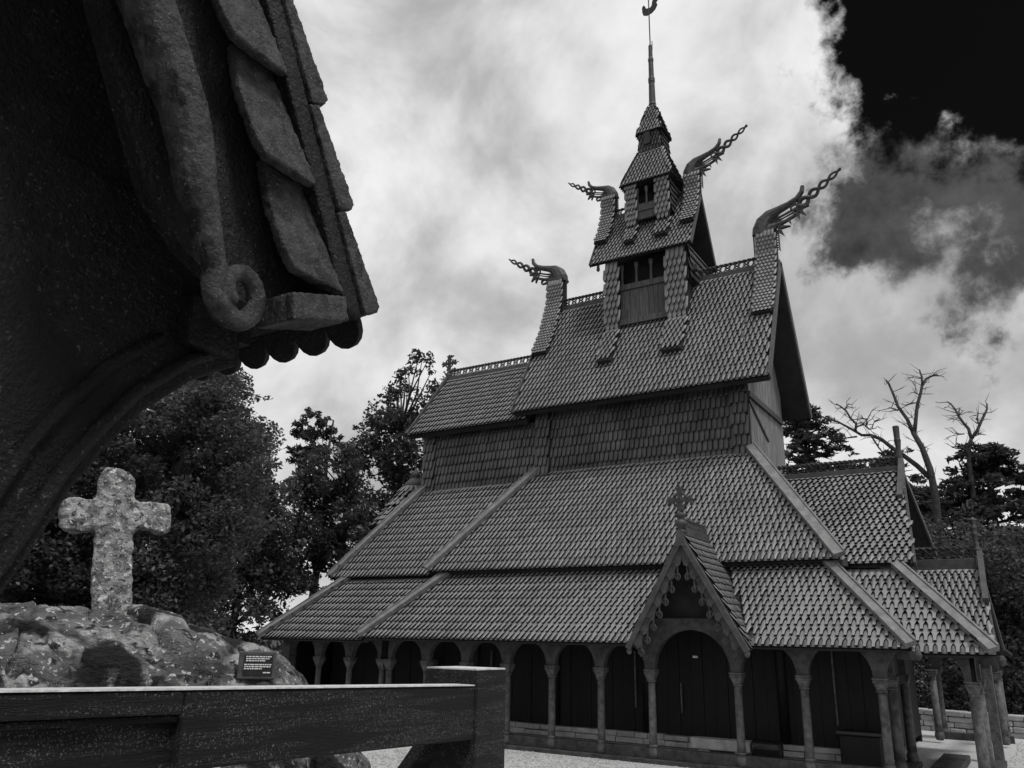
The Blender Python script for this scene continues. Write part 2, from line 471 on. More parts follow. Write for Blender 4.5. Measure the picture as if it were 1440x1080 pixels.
# pebbles along the strip of yard that shows
pv = []; pq = []
tv0 = np.array([(-1, -1, 0), (1, -1, 0), (1, 1, 0), (-1, 1, 0), (-.6, -.6, 1), (.6, -.6, 1), (.6, .6, 1), (-.6, .6, 1)], float)
q0 = np.array([(0, 1, 5, 4), (1, 2, 6, 5), (2, 3, 7, 6), (3, 0, 4, 7), (4, 5, 6, 7)])
npb = 9000
px_ = np.where(rng.random(npb) < 0.75, rng.uniform(-13, -1.5, npb), rng.uniform(-1, 3, npb)); py_ = np.where(px_ < -1.5, rng.uniform(13.5, 17.7, npb), rng.uniform(17, 29, npb))
sz = rng.uniform(0.008, 0.026, npb)
ang_ = rng.uniform(0, 6.28, npb)
ca, sa = np.cos(ang_)[:, None], np.sin(ang_)[:, None]
X = px_[:, None] + (tv0[None, :, 0] * ca - tv0[None, :, 1] * sa) * sz[:, None]
Y = py_[:, None] + (tv0[None, :, 0] * sa + tv0[None, :, 1] * ca) * sz[:, None] * 0.8
Z = ground_z(px_, py_)[:, None] + 0.012 + tv0[None, :, 2] * sz[:, None] * 0.9
me = fast_mesh('pebbles', np.stack([X, Y, Z], -1).reshape(-1, 3), (q0[None] + (np.arange(npb) * 8)[:, None, None]).reshape(-1, 4))
pb = link(me, 'pebbles', 'stone'); pb['kind'] = 'stuff'; tag(pb, 'pale loose gravel pebbles in front of the church arcade', 'gravel')

# ------------------------------------------------------------------ the stave church
YR = 23.2
church = thing('stave_church', 'dark wooden stave church with tiered shingled roofs, dragon heads and a spire', 'church', (-9.0, 23.2, 0.0))
def roof(key, quad, th, name, label=None, individual=False, smat='shingle'):
    m = MB()
    m.slab(quad, -th)
    o = m.build(name, 'roof_deck', church, label=label)
    ROOFS[key] = (o, individual, smat)
    return o
def plane_field(key, quad, kind='lancet', w=0.150, e=0.285, v0=-0.05):
    """quad: eave-left, eave-right, top-right, top-left (seen from outside)"""
    a, b, c, d = [np.asarray(p, float) for p in quad]
    U = unit(b - a)
    nrm = unit(np.cross(b - a, d - a)); Vv = np.cross(nrm, U)
    h = (d - a) @ Vv; dl = (d - a) @ U; bl = (b - a) @ U; cl_ = (c - a) @ U
    shingle_field(key, kind, a, U, Vv, h, lambda v: dl * v / h, lambda v: bl + (cl_ - bl) * v / h, w, e, v0)
def hip_board(p, q, w=0.215, h=0.13, lift=0.145, name='hip_board', up_=(0, -0.7, 1), m='board'):
    n = unit(up_)
    p, q = np.asarray(p, float) + n * lift, np.asarray(q, float) + n * lift
    hb = MB().bar(p, q, w, h, n).build(name, m, church, bevel=0.008)
    sd_ = unit(np.cross(q - p, n)) * (w / 2 - .02) * (1 if q[0] < p[0] else -1)
    MB().bar(p + n * (h / 2 + 0.014) + sd_, q + n * (h / 2 + 0.014) + sd_, 0.035, 0.03, n).build('hip_lip', m, hb)

# --- lower pent roofs (over the open gallery)
ye, ze, yt = 17.6, 2.47, 19.45
k1 = 1.03
zt = ze + (yt - ye) * k1
navL, navR = -15.78, -2.08
q = [(navL, ye, ze), (navR, ye, ze), (navR - (yt - ye), yt, zt), (navL + (yt - ye), yt, zt)]
PCX, PZA, PZF, PHW = -6.46, 4.86, 2.44, 1.36           # porch axis, apex, foot and half width
def porch_hw(z): return PHW * (PZA - z) / (PZA - PZF)
ql = [q[0], (PCX - porch_hw(ze) + .04, ye, ze), (PCX - porch_hw(zt) + .04, yt, zt), q[3]]
qr = [(PCX + porch_hw(ze) - .04, ye, ze), q[1], q[2], (PCX + porch_hw(zt) - .04, yt, zt)]
roof('t1n', ql, 0.09, 'gallery_roof', 'lower gallery roof of the nave, left of the porch', True)
roof('t1n2', qr, 0.09, 'gallery_roof', 'lower gallery roof of the nave, right of the porch', True)
SKIP = lambda p: p[0] > PCX - porch_hw(p[2]) - .02
plane_field('t1n', q)
SKIP = lambda p: p[0] < PCX + porch_hw(p[2]) + .02
plane_field('t1n2', q)
SKIP = None
hip_board((navL - .02, ye - .02, ze - .03), q[3]); hip_board((navR + .02, ye - .02, ze - .03), q[2])
# chancel gallery
yc, zc = 17.66, 2.40
zct = zc + (yt - yc) * 1.0
chL = -19.80
q = [(chL, yc, zc), (navL + 0.12, yc, zc), (navL + (yt - yc), yt, zct), (chL + (yt - yc), yt, zct)]
roof('t1c', q, 0.09, 'gallery_roof', None, True); plane_field('t1c', q)
hip_board((chL - .02, yc - .02, zc - .03), q[3])
q = [(chL, 28.7, zc), (chL, yc, zc), (chL + (yt - yc), yt, zct), (chL + (yt - yc), 26.9, zct)]
roof('t1ce', q, 0.09, 'gallery_roof', None); plane_field('t1ce', q)
# west end gallery
wbR = -0.74
ytb = 19.3
q = [(navR - 0.12, yc, zc), (wbR, yc, zc), (wbR - (ytb - yc), ytb, zc + (ytb - yc) * k1), (navR - (ytb - yc), ytb, zc + (ytb - yc) * k1)]
roof('t1b', q, 0.09, 'gallery_roof', 'short west end of the gallery roof', True); plane_field('t1b', q)
hip_board((wbR + .02, yc - .02, zc - .03), q[2])
q = [(wbR, yc, zc), (-1.08, 21.6, zc), (-2.5, 21.6, zc + (ytb - yc) * k1), (wbR - (ytb - yc), ytb, zc + (ytb - yc) * k1)]
roof('t1w', q, 0.09, 'gallery_roof', None); plane_field('t1w', q)
# rear gallery roof
q = [(wbR, 28.75, zc), (chL, 28.75, zc), (chL + 1.8, 26.95, zct), (wbR - 1.8, 26.95, zct)]
roof('t1r', q, 0.09, 'gallery_roof')
# carved beam ends under the hips
for (x, y, z) in ((navR + 0.1, ye - 0.1, ze - 0.1), (wbR + 0.1, yc - 0.1, zc - 0.08)):
    MB().bar((x - 0.35, y + 0.35, z), (x, y, z - 0.02), 0.12, 0.16).lathe((x + .02, y - .02, z - .1), [(0.02, 0), (0.06, .04), (0.07, .1), (0.05, .15), (.01, .18)], 8).build('beam_end', 'carved_wood', church)

# --- upper pent roofs (over the aisles)
y2, z2, y2t, z2t = 19.05, 4.32, 21.42, 7.45
nL2, nR2, nLt, nRt = -14.72, -3.45, -12.42, -5.85
q = [(nL2, y2, z2), (nR2, y2, z2), (nRt, y2t, z2t), (nLt, y2t, z2t)]
roof('t2n', q, 0.22, 'aisle_roof', 'broad middle roof of the nave aisle'); plane_field('t2n', q)  # deck thickened so its dark edge stands in for eave shadow
hip_board((nL2 - .02, y2 - .02, z2 - .04), q[3], 0.25); hip_board((nR2 + .02, y2 - .02, z2 - .04), q[2], 0.27)
y2c, z2c = 19.30, 4.24
cL2, cLt = -18.72, -16.85
q = [(cL2, y2c, z2c), (nL2 + .15, y2c, z2c), (nLt, 21.5, 7.25), (cLt, 21.5, 7.25)]
roof('t2c', q, 0.22, 'aisle_roof', 'middle roof of the chancel aisle'); plane_field('t2c', q)  # same thick dark edge in place of the shadow under the eave
hip_board((cL2 - .02, y2c - .02, z2c - .04), q[3], 0.22)
q = [(cL2, 27.1, z2c), (cL2, y2c, z2c), (cLt, 21.5, 7.25), (cLt, 24.9, 7.25)]
roof('t2e', q, 0.10, 'aisle_roof'); plane_field('t2e', q)
q = [(nR2, 27.35, z2), (cL2, 27.35, z2), (cLt, 24.98, 7.25), (nRt, 24.98, z2t)]
roof('t2r', q, 0.10, 'aisle_roof')
MB().bar((nR2 - .3, y2 + .3, z2 - .08), (nR2 + .12, y2 - .12, z2 - .1), 0.12, 0.14).build('beam_end', 'carved_wood', church)

# --- aisle walls behind the gallery: upright planks on a stone foundation
AW = 19.45
for i, x in enumerate(np.arange(-18.4, -3.2, 0.29)):
    if 0: pass
    wv = 0.282; dy = 0.012 * (i % 2) + random.uniform(0, 0.01)
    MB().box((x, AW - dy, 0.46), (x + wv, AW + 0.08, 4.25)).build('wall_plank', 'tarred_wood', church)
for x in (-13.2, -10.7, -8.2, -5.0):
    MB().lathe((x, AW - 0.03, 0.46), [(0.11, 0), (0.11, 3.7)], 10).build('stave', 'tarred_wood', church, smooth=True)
for px_e, za_, zb_ in ((893, 1.0, 2.3), (957, .95, 1.6), (1100, .9, 2.2), (1172, .9, 2.4), (690, 1.2, 2.2)):  # paler bars stand in for light catching the stave edges
    ex = on_y(px_e, 960, AW - .05).x
    MB().box((ex, AW - .085, za_), (ex + .035, AW - .035, zb_)).build('lit_stave_edge', 'column_wood', church)
fnd = MB().box((-18.4, AW - 0.02, 0.0), (-3.3, AW + 0.25, 0.44)).build('foundation', 'stone', church, label='low stone foundation under the aisle wall')
for row, (za, zb) in enumerate(((0.22, 0.345), (0.352, 0.47))):
    x = -15.0 - 0.2 * row
    while x < -3.4:
        w_ = random.uniform(0.32, 0.85)
        MB().box((x, AW - 0.22 - random.uniform(0, 0.03), za), (min(x + w_ - 0.015, -3.3), AW - 0.03, zb - random.uniform(0, 0.02))).build('stone', 'stone', fnd, bevel=0.012)
        x += w_
MB().box((-19.0, 18.22, 0.02), (-3.0, AW - 0.02, 0.2)).build('gallery_floor', 'stone', church)
# west and rear closures
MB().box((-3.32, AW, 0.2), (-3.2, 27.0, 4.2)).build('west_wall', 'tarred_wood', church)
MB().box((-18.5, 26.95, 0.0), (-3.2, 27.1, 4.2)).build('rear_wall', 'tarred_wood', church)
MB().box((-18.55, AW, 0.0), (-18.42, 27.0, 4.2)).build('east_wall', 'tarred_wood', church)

MB().box((-19.05, 18.25, 0.0), (-18.95, 28.3, 2.45)).build('east_wall', 'tarred_wood', church)
# --- gallery arcade
ZC = 1.92
def column(x, y, r_=0.085, s=1.0, turn=0):
    c = MB()
    c.lathe((x, y, 0), [(r_ * 1.08, 0.34), (r_, 0.5), (r_ * 0.93, 1.72)], 16)
    o = c.build('column', 'column_wood', church, smooth=True)
    c = MB(); c.lathe((x, y, 0), [(0.085, 0.08), (0.115, 0.13), (0.125, 0.2), (0.115, 0.27), (0.09, 0.325), (0.105, 0.33), (0.105, 0.36), (0.088, 0.375)], 16)
    c.build('column_base', 'column_wood', o, smooth=True)
    c = MB()
    c.lathe((x, y, 0), [(0.088, 1.66), (0.105, 1.665), (0.105, 1.69), (0.085, 1.70)], 16)
    c.hexa([(x - .075, y - .075, 1.695), (x + .075, y - .075, 1.695), (x + .075, y + .075, 1.695), (x - .075, y + .075, 1.695)], [(x - .12, y - .12, 1.83), (x + .12, y - .12, 1.83), (x + .12, y + .12, 1.83), (x - .12, y + .12, 1.83)])
    c.box((x - .135, y - .135, 1.833), (x + .135, y + .135, 1.865)); c.box((x - .125, y - .125, 1.868), (x + .125, y + .125, 1.89)); c.box((x - .14, y - .14, 1.893), (x + .14, y + .14, 1.92))
    c.build('capital', 'column_wood', o, bevel=0.006)
    return o
def arch(a, b, top, th=0.16, half=0.12, crown=None):
    """arched board between two columns standing at plan points a and b"""
    a, b = np.array([*a, 0.0]), np.array([*b, 0.0])
    d = unit(b - a); L = np.linalg.norm(b - a)
    r_ = L / 2 - half
    hh = crown if crown else r_
    pts = [(-0.0, ZC), (half, ZC)]
    n = 20
    for k in range(n + 1):
        t = math.pi - math.pi * k / n
        pts.append((L / 2 + r_ * math.cos(t), ZC + 0.03 + hh * math.sin(t)))
    pts += [(L - half, ZC), (L, ZC)]
    nrm = np.array([-d[1], d[0], 0.0]) * th / 2
    m = MB()
    front, back, ft, bt = [], [], [], []
    for (u, z) in pts:
        p = a + d * u
        front.append(p - nrm + (0, 0, z)); back.append(p + nrm + (0, 0, z)); ft.append(p - nrm + (0, 0, top)); bt.append(p + nrm + (0, 0, top))
    k = len(pts)
    vs_ = front + back + ft + bt
    fs = []
    for i in range(k - 1):
        if abs(pts[i][0] - pts[i + 1][0]) > 1e-6:
            fs += [(i, i + 1, 2 * k + i + 1, 2 * k + i), (k + i + 1, k + i, 3 * k + i, 3 * k + i + 1)]
        fs += [(i + 1, i, k + i, k + i + 1), (2 * k + i, 2 * k + i + 1, 3 * k + i + 1, 3 * k + i)]
    m.add(vs_, fs)
    o = m.build('arch', 'arch_wood', church)
    # raised moulding round the opening
    return o
YA = 18.0
nave_x = [-15.07, -13.80, -12.52, -11.29, -10.03, -8.74, -7.49, -5.55, -4.19, -2.74]
for x in nave_x: column(x, YA)
for i in range(len(nave_x) - 1):
    a, b = nave_x[i], nave_x[i + 1]
    if i == 6: arch((a, YA), (b, YA), 3.02, crown=0.83)
    else: arch((a, YA), (b, YA), 2.72)
ch_x = [-18.95, -17.72, -16.54, -15.35]
for x in ch_x[1:]: column(x, YA + 0.04)
MB().box((-19.12, YA - .1, 0.05), (-18.83, YA + .2, 2.5)).build('corner_pier', 'arch_wood', church)
for i in range(3): arch((ch_x[i], YA + 0.04), (ch_x[i + 1], YA + 0.04), 2.66)
# plate filling the space between the arches and the eave is the wall plate
MB().box((-15.3, YA - .1, 2.62), (-7.55, YA + .1, 2.74)).build('wall_plate', 'tarred_wood', church)
MB().box((-5.5, YA - .1, 2.62), (-2.55, YA + .1, 2.74)).build('wall_plate', 'tarred_wood', church)
# inner gallery posts seen through the second nave bay
column(-14.55, 19.2)
# west end bays
for (x, y) in ((-2.74, 19.35), (-2.74, 21.2), (-1.17, 18.05), (-1.17, 19.4), (-1.17, 27.0), (-1.17, 28.35), (-2.74, 27.0), (-2.74, 28.35)): column(x, y, 0.1)
arch((-2.74, YA), (-1.17, YA), 2.66, crown=0.62)
arch((-2.74, YA), (-2.74, 19.35), 2.7); arch((-2.74, 19.35), (-2.74, 21.2), 2.7); arch((-1.17, YA), (-1.17, 19.4), 2.6); arch((-1.17, 19.4), (-1.17, 23.2), 2.6, crown=0.7); arch((-1.17, 23.2), (-1.17, 27.0), 2.6, crown=0.7)
arch((-1.17, 27.0), (-1.17, 28.35), 2.6); arch((-2.74, 28.35), (-1.17, 28.35), 2.6, crown=0.62)
arch((-4.3, 28.35), (-2.74, 28.35), 2.6, crown=0.62)
MB().box((-1.27, 23.05, 0.05), (-1.07, 23.3, 2.5)).build('post', 'column_wood', church)
# sills
MB().box((-19.1, YA - .06, 0.10), (-2.62, YA + .2, 0.31)).build('sill_beam', 'arch_wood', church, bevel=0.01)
MB().box((-19.2, YA - .24, 0.0), (-2.5, YA + .24, 0.098)).build('ground_beam', 'arch_wood', church, bevel=0.01)
MB().box((-1.32, 19.5, 0.0), (-1.02, 22.9, 0.12)).build('ground_beam', 'arch_wood', church, bevel=0.01)
MB().box((-2.9, 18.3, 0.0), (-2.58, 21.4, 0.12)).build('ground_beam', 'arch_wood', church, bevel=0.01)
MB().box((-2.85, 28.2, 0.0), (-1.0, 28.5, 0.2)).build('ground_beam', 'arch_wood', church, bevel=0.01)
MB().box((-1.55, 17.75, 0.0), (-0.8, 18.3, 0.08)).build('plinth_stone', 'stone', church, bevel=0.02)
MB().box((-2.3, 20.2, 0.0), (-1.75, 23.0, 0.16)).build('door_step', 'arch_wood', church, bevel=0.02)

# --- nave walls
def wall_field(key, x0, x1, y, z0, z1, kind='round', w=0.150, e=0.30):
    q = [(x0, y, z0), (x1, y, z0), (x1, y, z1), (x0, y, z1)]
    m = MB().box((x0, y, z0), (x1, y + 0.1, z1))
    o = m.build('wall', 'roof_deck', church)
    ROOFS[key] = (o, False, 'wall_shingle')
    plane_field(key, q, kind, w, e, 0.0)
wall_field('wn', -12.42, -5.85, 21.42, 7.25, 9.35)
wall_field('wn1', -12.5, -12.0, 21.30, 7.3, 9.3)
wall_field('wn2', -6.35, -5.85, 21.36, 7.3, 9.3)
wall_field('wc', -16.9, -12.4, 21.5, 7.1, 9.1)
wall_field('wc1', -17.0, -16.5, 21.42, 7.0, 9.05)
# west gable wall of the nave, upright planks
gx = -5.85
ys = np.arange(21.52, 24.9, 0.30)
for i, y in enumerate(ys):
    ztop = 9.6 + min(y + 0.15 - 20.8, 25.6 - y - 0.15) * 1.55
    MB().box((gx - .06, y, 5.4), (gx + random.uniform(0, 0.012), y + 0.292, ztop)).build('gable_plank', 'gable_plank', church)
MB().bar((gx + .03, 21.4, 9.05), (gx + .03, 24.9, 9.05), 0.10, 0.16).build('gable_beam', 'carved_wood', church)
MB().bar((gx + .02, 21.45, 8.9), (gx + .02, 23.2, 8.1), 0.05, 0.08).build('gable_brace', 'carved_wood', church)
MB().box((-12.4, 24.9, 5.4), (gx, 25.0, 9.4)).build('rear_wall', 'roof_deck', church)
MB().box((-16.9, 24.8, 5.4), (-12.4, 24.9, 9.1)).build('rear_wall', 'roof_deck', church)
MB().box((-17.0, 21.55, 5.0), (-16.9, 24.9, 9.1)).build('east_wall', 'roof_deck', church)

MB().box((-12.35, 21.6, 4.5), (-5.95, 24.8, 10.2)).build('nave_core', 'roof_deck', church)
MB().box((-16.8, 21.65, 4.5), (-12.5, 24.7, 9.6)).build('chancel_core', 'roof_deck', church)
# --- main nave roof
e3, ze3, zr3 = 20.80, 9.30, 13.58
xl3, xr3 = -13.05, -5.10
q = [(xl3, e3, ze3), (xr3, e3, ze3), (xr3, YR, zr3), (xl3, YR, zr3)]
roof('nave', q, 0.20, 'main_roof', 'steep main roof of the nave below the tower'); plane_field('nave', q)  # thick dark deck edge adds to the shadow band below the eave
q = [(xr3, 2 * YR - e3, ze3), (xl3, 2 * YR - e3, ze3), (xl3, YR, zr3), (xr3, YR, zr3)]
roof('nave_r', q, 0.12, 'main_roof'); plane_field('nave_r', q)
def verge(x, ye_, zee, zr_, side, w=0.05, h=0.22):
    for s in (-1, 1):
        MB().bar((x + side * 0.03, YR + s * (YR - ye_), zee - 0.02), (x + side * 0.03, YR, zr_ + 0.02), w, h, (0, s, 0.5)).build('barge_board', 'ridge_board', church)
verge(xr3, e3, ze3, zr3, 1); verge(xl3, e3, ze3, zr3, -1)
# chancel roof
e4, ze4, zr4 = 21.0, 9.10, 11.72
q = [(-17.36, e4, ze4), (-12.7, e4, ze4), (-12.7, YR, zr4), (-17.40, YR, zr4)]
roof('chan', q, 0.18, 'chancel_roof', 'lower steep roof of the chancel'); plane_field('chan', q)  # eave shadow deepened by a thick dark deck edge
q = [(-12.7, 2 * YR - e4, ze4), (-17.36, 2 * YR - e4, ze4), (-17.40, YR, zr4), (-12.7, YR, zr4)]
roof('chan_r', q, 0.12, 'chancel_roof')
for s in (-1, 1):
    MB().bar((-17.40, YR + s * 2.2, ze4), (-17.42, YR, zr4 + .05), 0.06, 0.24, (0, s, .8)).build('barge_board', 'ridge_board', church)

# --- ridge boards and open carved crests
def crest(x0, x1, y, zb, zl, ztop, name='ridge_crest', tw=0.022):
    MB().box((x0, y - 0.10, zb), (x1, y + 0.10, zl)).build('ridge_board', 'ridge_board', church, bevel=0.01)
    m = MB()
    n = max(2, int(round((x1 - x0) / (ztop - zl) * 0.95)))
    st = (x1 - x0) / n
    zc_ = (zl + ztop) / 2; r_ = (ztop - zl) / 2 - 0.02
    for i in range(n):
        cx = x0 + (i + 0.5) * st
        m.ring((cx, y, zc_), r_ * 0.72, tw * 0.8, (0, 1, 0), 10, 4)
        m.tube([(cx - st * 0.5, y, zl + 0.02), (cx - st * 0.2, y + .015, zc_ - r_ * 0.1), (cx + st * 0.2, y - .015, zc_ + r_ * 0.1), (cx + st * 0.5, y, ztop - 0.03)], tw, 4)
        m.tube([(cx - st * 0.5, y, ztop - 0.03), (cx - st * 0.2, y - .015, zc_ + r_ * 0.5), (cx + st * 0.2, y + .015, zc_ - r_ * 0.5), (cx + st * 0.5, y, zl + 0.02)], tw * 0.9, 4)
    # twisted top rail
    for ph in (0, math.pi):
        path = [(x0 + (x1 - x0) * k / (n * 4), y + 0.022 * math.cos(k * 1.57 + ph), ztop + 0.022 * math.sin(k * 1.57 + ph)) for k in range(n * 4 + 1)]
        m.tube(path, 0.03, 5)
    m.build(name, 'carved_wood', church)
crest(xl3 + 0.55, -10.4, YR - 0.02, 13.38, 13.64, 13.90)
crest(-7.7, xr3 - 0.55, YR - 0.02, 13.38, 13.64, 13.90)
crest(-17.35, -12.95, YR - 0.02, 11.58, 11.80, 12.06)

# --- tower above the nave ridge
tx0, tx1, ty0, ty1 = -10.36, -7.70, 22.25, 24.15
MB().box((tx0 + .02, ty0 + .08, 10.5), (tx1 - .02, ty1, 13.45)).build('tower_core', 'roof_deck', church)
for i in range(5):
    w_ = (8.30 - 9.92) / 5 * -1
    x = -9.92 + i * w_
    MB().box((x, ty0 - .02 - random.uniform(0, .012), 12.32), (x + w_ - 0.008, ty0 + .07, 13.30)).build('panel_plank', 'panel_wood', church)
MB().box((-9.94, ty0 - .07, 12.12), (-8.28, ty0 + .06, 12.31)).build('panel_rail', 'panel_wood', church)
MB().box((-9.94, ty0 - .07, 13.31), (-8.28, ty0 + .06, 13.50)).build('panel_rail', 'panel_wood', church)
for k in range(4):
    MB().lathe((-9.86 + k * 0.5, ty0 + .0, 13.5), [(0.055, 0), (0.06, .04), (0.04, .1), (0.038, .5), (0.06, .58), (0.065, .72)], 8).build('baluster', 'panel_wood', church, smooth=True)
MB().box((tx0, ty0 + .5, 13.4), (tx1, ty1, 14.6)).build('tower_core', 'roof_deck', church)
# shingled corner strips that run down onto the roof
def strip(key, x0, x1, pts, kind='point', w=0.125, e=0.17, th=0.10):
    """pts: (y, z) from bottom to top along the strip, one object, shingled face by face"""
    m = MB()
    lo = [(x0, y, z) for y, z in pts]; hi = [(x1, y, z) for y, z in pts]
    k = len(pts)
    n_ = []
    for i in range(k):
        a, b = pts[max(i - 1, 0)], pts[min(i + 1, k - 1)]
        d = unit((b[0] - a[0], b[1] - a[1])); n_.append((d[1] * th, -d[0] * th))
    vs_ = lo + hi + [(x0, y + n[0], z + n[1]) for (y, z), n in zip(pts, n_)] + [(x1, y + n[0], z + n[1]) for (y, z), n in zip(pts, n_)]
    f = []
    for i in range(k - 1):
        f += [(i, k + i, k + i + 1, i + 1), (2 * k + i, 2 * k + i + 1, 3 * k + i + 1, 3 * k + i), (i, i + 1, 2 * k + i + 1, 2 * k + i), (k + i + 1, k + i, 3 * k + i, 3 * k + i + 1)]
    f += [(0, 2 * k, 3 * k, k), (k - 1, 2 * k - 1, 4 * k - 1, 3 * k - 1)]
    m.add(vs_, f)
    o = m.build('shingled_strip', 'roof_deck', church)
    ROOFS[key] = (o, False, 'shingle')
    kk = 'point' if kind == 'wall' else kind
    pa_ = np.array(pts, float); sl2 = np.r_[0, np.cumsum(np.linalg.norm(np.diff(pa_, axis=0), axis=1))]
    tk = (kk, round(w, 4), round(e, 4))
    if tk not in TEMPL: TEMPL[tk] = shingle_template(kk, w, e, 0.048 * min(1, e / 0.27))
    rows = int(sl2[-1] / e)
    nx = max(2, int(round((x1 - x0) / w))); wx = (x1 - x0) / nx
    for r_ in range(rows):
        v = r_ * e
        a_ = np.array([np.interp(v, sl2, pa_[:, 0]), np.interp(v, sl2, pa_[:, 1])]); v2 = min(v + 1.5 * e, sl2[-1])
        b_ = np.array([np.interp(v2, sl2, pa_[:, 0]), np.interp(v2, sl2, pa_[:, 1])])
        t_ = unit(b_ - a_); f_ = min(1.0, (sl2[-1] - v) / (1.85 * e))
        if f_ < .28: continue
        for c_ in range(nx + (r_ % 2)):
            u = x0 + (c_ + (0.0 if r_ % 2 else .5)) * wx
            SH.append((key, tk, np.array([u, a_[0], a_[1]]), np.array([1., 0, 0]), np.array([0, t_[0], t_[1]]) * f_, np.array([0, -t_[1], t_[0]])))
def nave_y(z): return e3 + (z - ze3) / (zr3 - ze3) * (YR - e3)
for nm, x0, x1 in (('sl', tx0 - .02, -9.93), ('sr', -8.29, tx1 + .02)):
    strip(nm, x0, x1, [(nave_y(10.72) - .25, 10.72), (nave_y(12.0) - .25, 12.0)], 'lancet', 0.14, 0.2, 0.20)
    strip(nm + 'u', x0, x1, [(ty0 - .17, 11.9), (ty0 - .17, 14.35)], 'wall', 0.14, 0.25)
# east/west faces of the tower
for sx, xx in ((1, tx1), (-1, tx0)):
    key = 'tw%d' % sx
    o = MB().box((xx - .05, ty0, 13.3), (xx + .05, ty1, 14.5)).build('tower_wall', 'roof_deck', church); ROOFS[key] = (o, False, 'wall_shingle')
    if sx > 0: plane_field(key, [(xx + .05, ty0, 13.3), (xx + .05, ty1, 13.3), (xx + .05, ty1, 14.5), (xx + .05, ty0, 14.5)], 'point', 0.14, 0.25, 0)
MB().box((tx1, 22.45, 13.62), (tx1 + .28, 22.65, 13.8)).build('beam_end', 'carved_wood', church)
# tower roof
e5, ze5, zr5 = 21.97, 14.36, 16.62
xl5, xr5 = -10.86, -7.44
q = [(xl5, e5, ze5), (xr5, e5, ze5), (xr5, YR, zr5), (xl5, YR, zr5)]
roof('tow', q, 0.08, 'tower_roof', 'small steep roof of the tower below the belfry'); plane_field('tow', q, 'lancet', 0.13, 0.2)
q = [(xr5, 2 * YR - e5, ze5), (xl5, 2 * YR - e5, ze5), (xl5, YR, zr5), (xr5, YR, zr5)]
roof('tow_r', q, 0.08, 'tower_roof'); plane_field('tow_r', q, 'lancet', 0.13, 0.2)
verge(xr5, e5, ze5, zr5, 1, 0.04, 0.14); verge(xl5, e5, ze5, zr5, -1, 0.04, 0.14)
crest(xl5 + 0.42, -9.65, YR - .02, 16.46, 16.64, 16.86, tw=0.018)
crest(-8.30, xr5 - 0.42, YR - .02, 16.46, 16.64, 16.86, tw=0.018)
MB().lathe((xl5 + .25, e5 + .05, ze5 - .28), [(0.01, 0), (0.05, .04), (0.06, .1), (0.045, .16), (0.05, .25)], 8).build('drop_finial', 'carved_wood', church)
# belfry
cx = -8.97
bh = 0.74
MB().box((cx - .5, YR - bh + .25, 15.2), (cx + .5, YR + bh, 16.05)).build('belfry_core', 'roof_deck', church)
MB().box((cx - bh + .05, YR - bh + .55, 15.9), (cx + bh, YR + bh, 17.3)).build('belfry_core', 'roof_deck', church)
def tow_y(z): return e5 + (z - ze5) / (zr5 - ze5) * (YR - e5)
for nm, x0, x1 in (('bl', cx - bh, cx - bh + .34), ('br', cx + bh - .42, cx + bh)):
    strip(nm, x0, x1, [(tow_y(14.95) - .22, 14.95), (tow_y(15.72) - .22, 15.72)], 'lancet', 0.125, 0.17, 0.18)
    strip(nm + 'u', x0, x1, [(YR - bh - .07, 15.6), (YR - bh - .07, 17.25)], 'wall', 0.125, 0.2, 0.08)
MB().box((cx - .40, YR - bh - .03, 15.85), (cx + .33, YR - bh + .05, 16.12)).build('belfry_panel', 'panel_wood', church)
MB().box((cx - .40, YR - bh - .05, 16.14), (cx + .33, YR - bh + .05, 16.40)).build('belfry_panel', 'panel_wood', church)
for k in range(3): MB().lathe((cx - .36 + k * .32, YR - bh, 16.4), [(0.05, 0), (0.03, .06), (0.03, .4), (0.055, .48), (.06, .62)], 8).build('baluster', 'panel_wood', church, smooth=True)
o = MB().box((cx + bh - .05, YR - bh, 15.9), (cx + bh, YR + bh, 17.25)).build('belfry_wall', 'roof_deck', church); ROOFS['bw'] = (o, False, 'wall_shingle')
plane_field('bw', [(cx + bh, YR - bh, 15.9), (cx + bh, YR + bh, 15.9), (cx + bh, YR + bh, 17.25), (cx + bh, YR - bh, 17.25)], 'point', 0.125, 0.2, 0)
def pyramid(key, h0, z0, h1, z1, name, w, e, sm='shingle'):
    first = None
    m = MB().hexa([(cx - h0, YR - h0, z0), (cx + h0, YR - h0, z0), (cx + h0, YR + h0, z0), (cx - h0, YR + h0, z0)], [(cx - h1, YR - h1, z1), (cx + h1, YR - h1, z1), (cx + h1, YR + h1, z1), (cx - h1, YR + h1, z1)])
    o = m.build(name, 'roof_deck', church); ROOFS[key] = (o, False, sm)
    cs0 = [(-1, -1), (1, -1), (1, 1), (-1, 1)]
    for k in range(4):
        a, b = cs0[k], cs0[(k + 1) % 4]
        plane_field(key, [(cx + a[0] * h0, YR + a[1] * h0, z0), (cx + b[0] * h0, YR + b[1] * h0, z0), (cx + b[0] * h1, YR + b[1] * h1, z1), (cx + a[0] * h1, YR + a[1] * h1, z1)], 'lancet', w, e, -0.02)
pyramid('py1', 0.90, 17.18, 0.40, 18.62, 'belfry_roof', 0.125, 0.19)
pyramid('ln', 0.40, 18.58, 0.37, 19.45, 'lantern_wall', 0.115, 0.19, 'wall_shingle')
MB().box((cx - .17, YR - .50, 18.84), (cx + .05, YR - .36, 19.30)).build('lantern_opening', 'iron', church)
pyramid('py2', 0.47, 19.33, 0.11, 20.58, 'spire_roof', 0.115, 0.17)
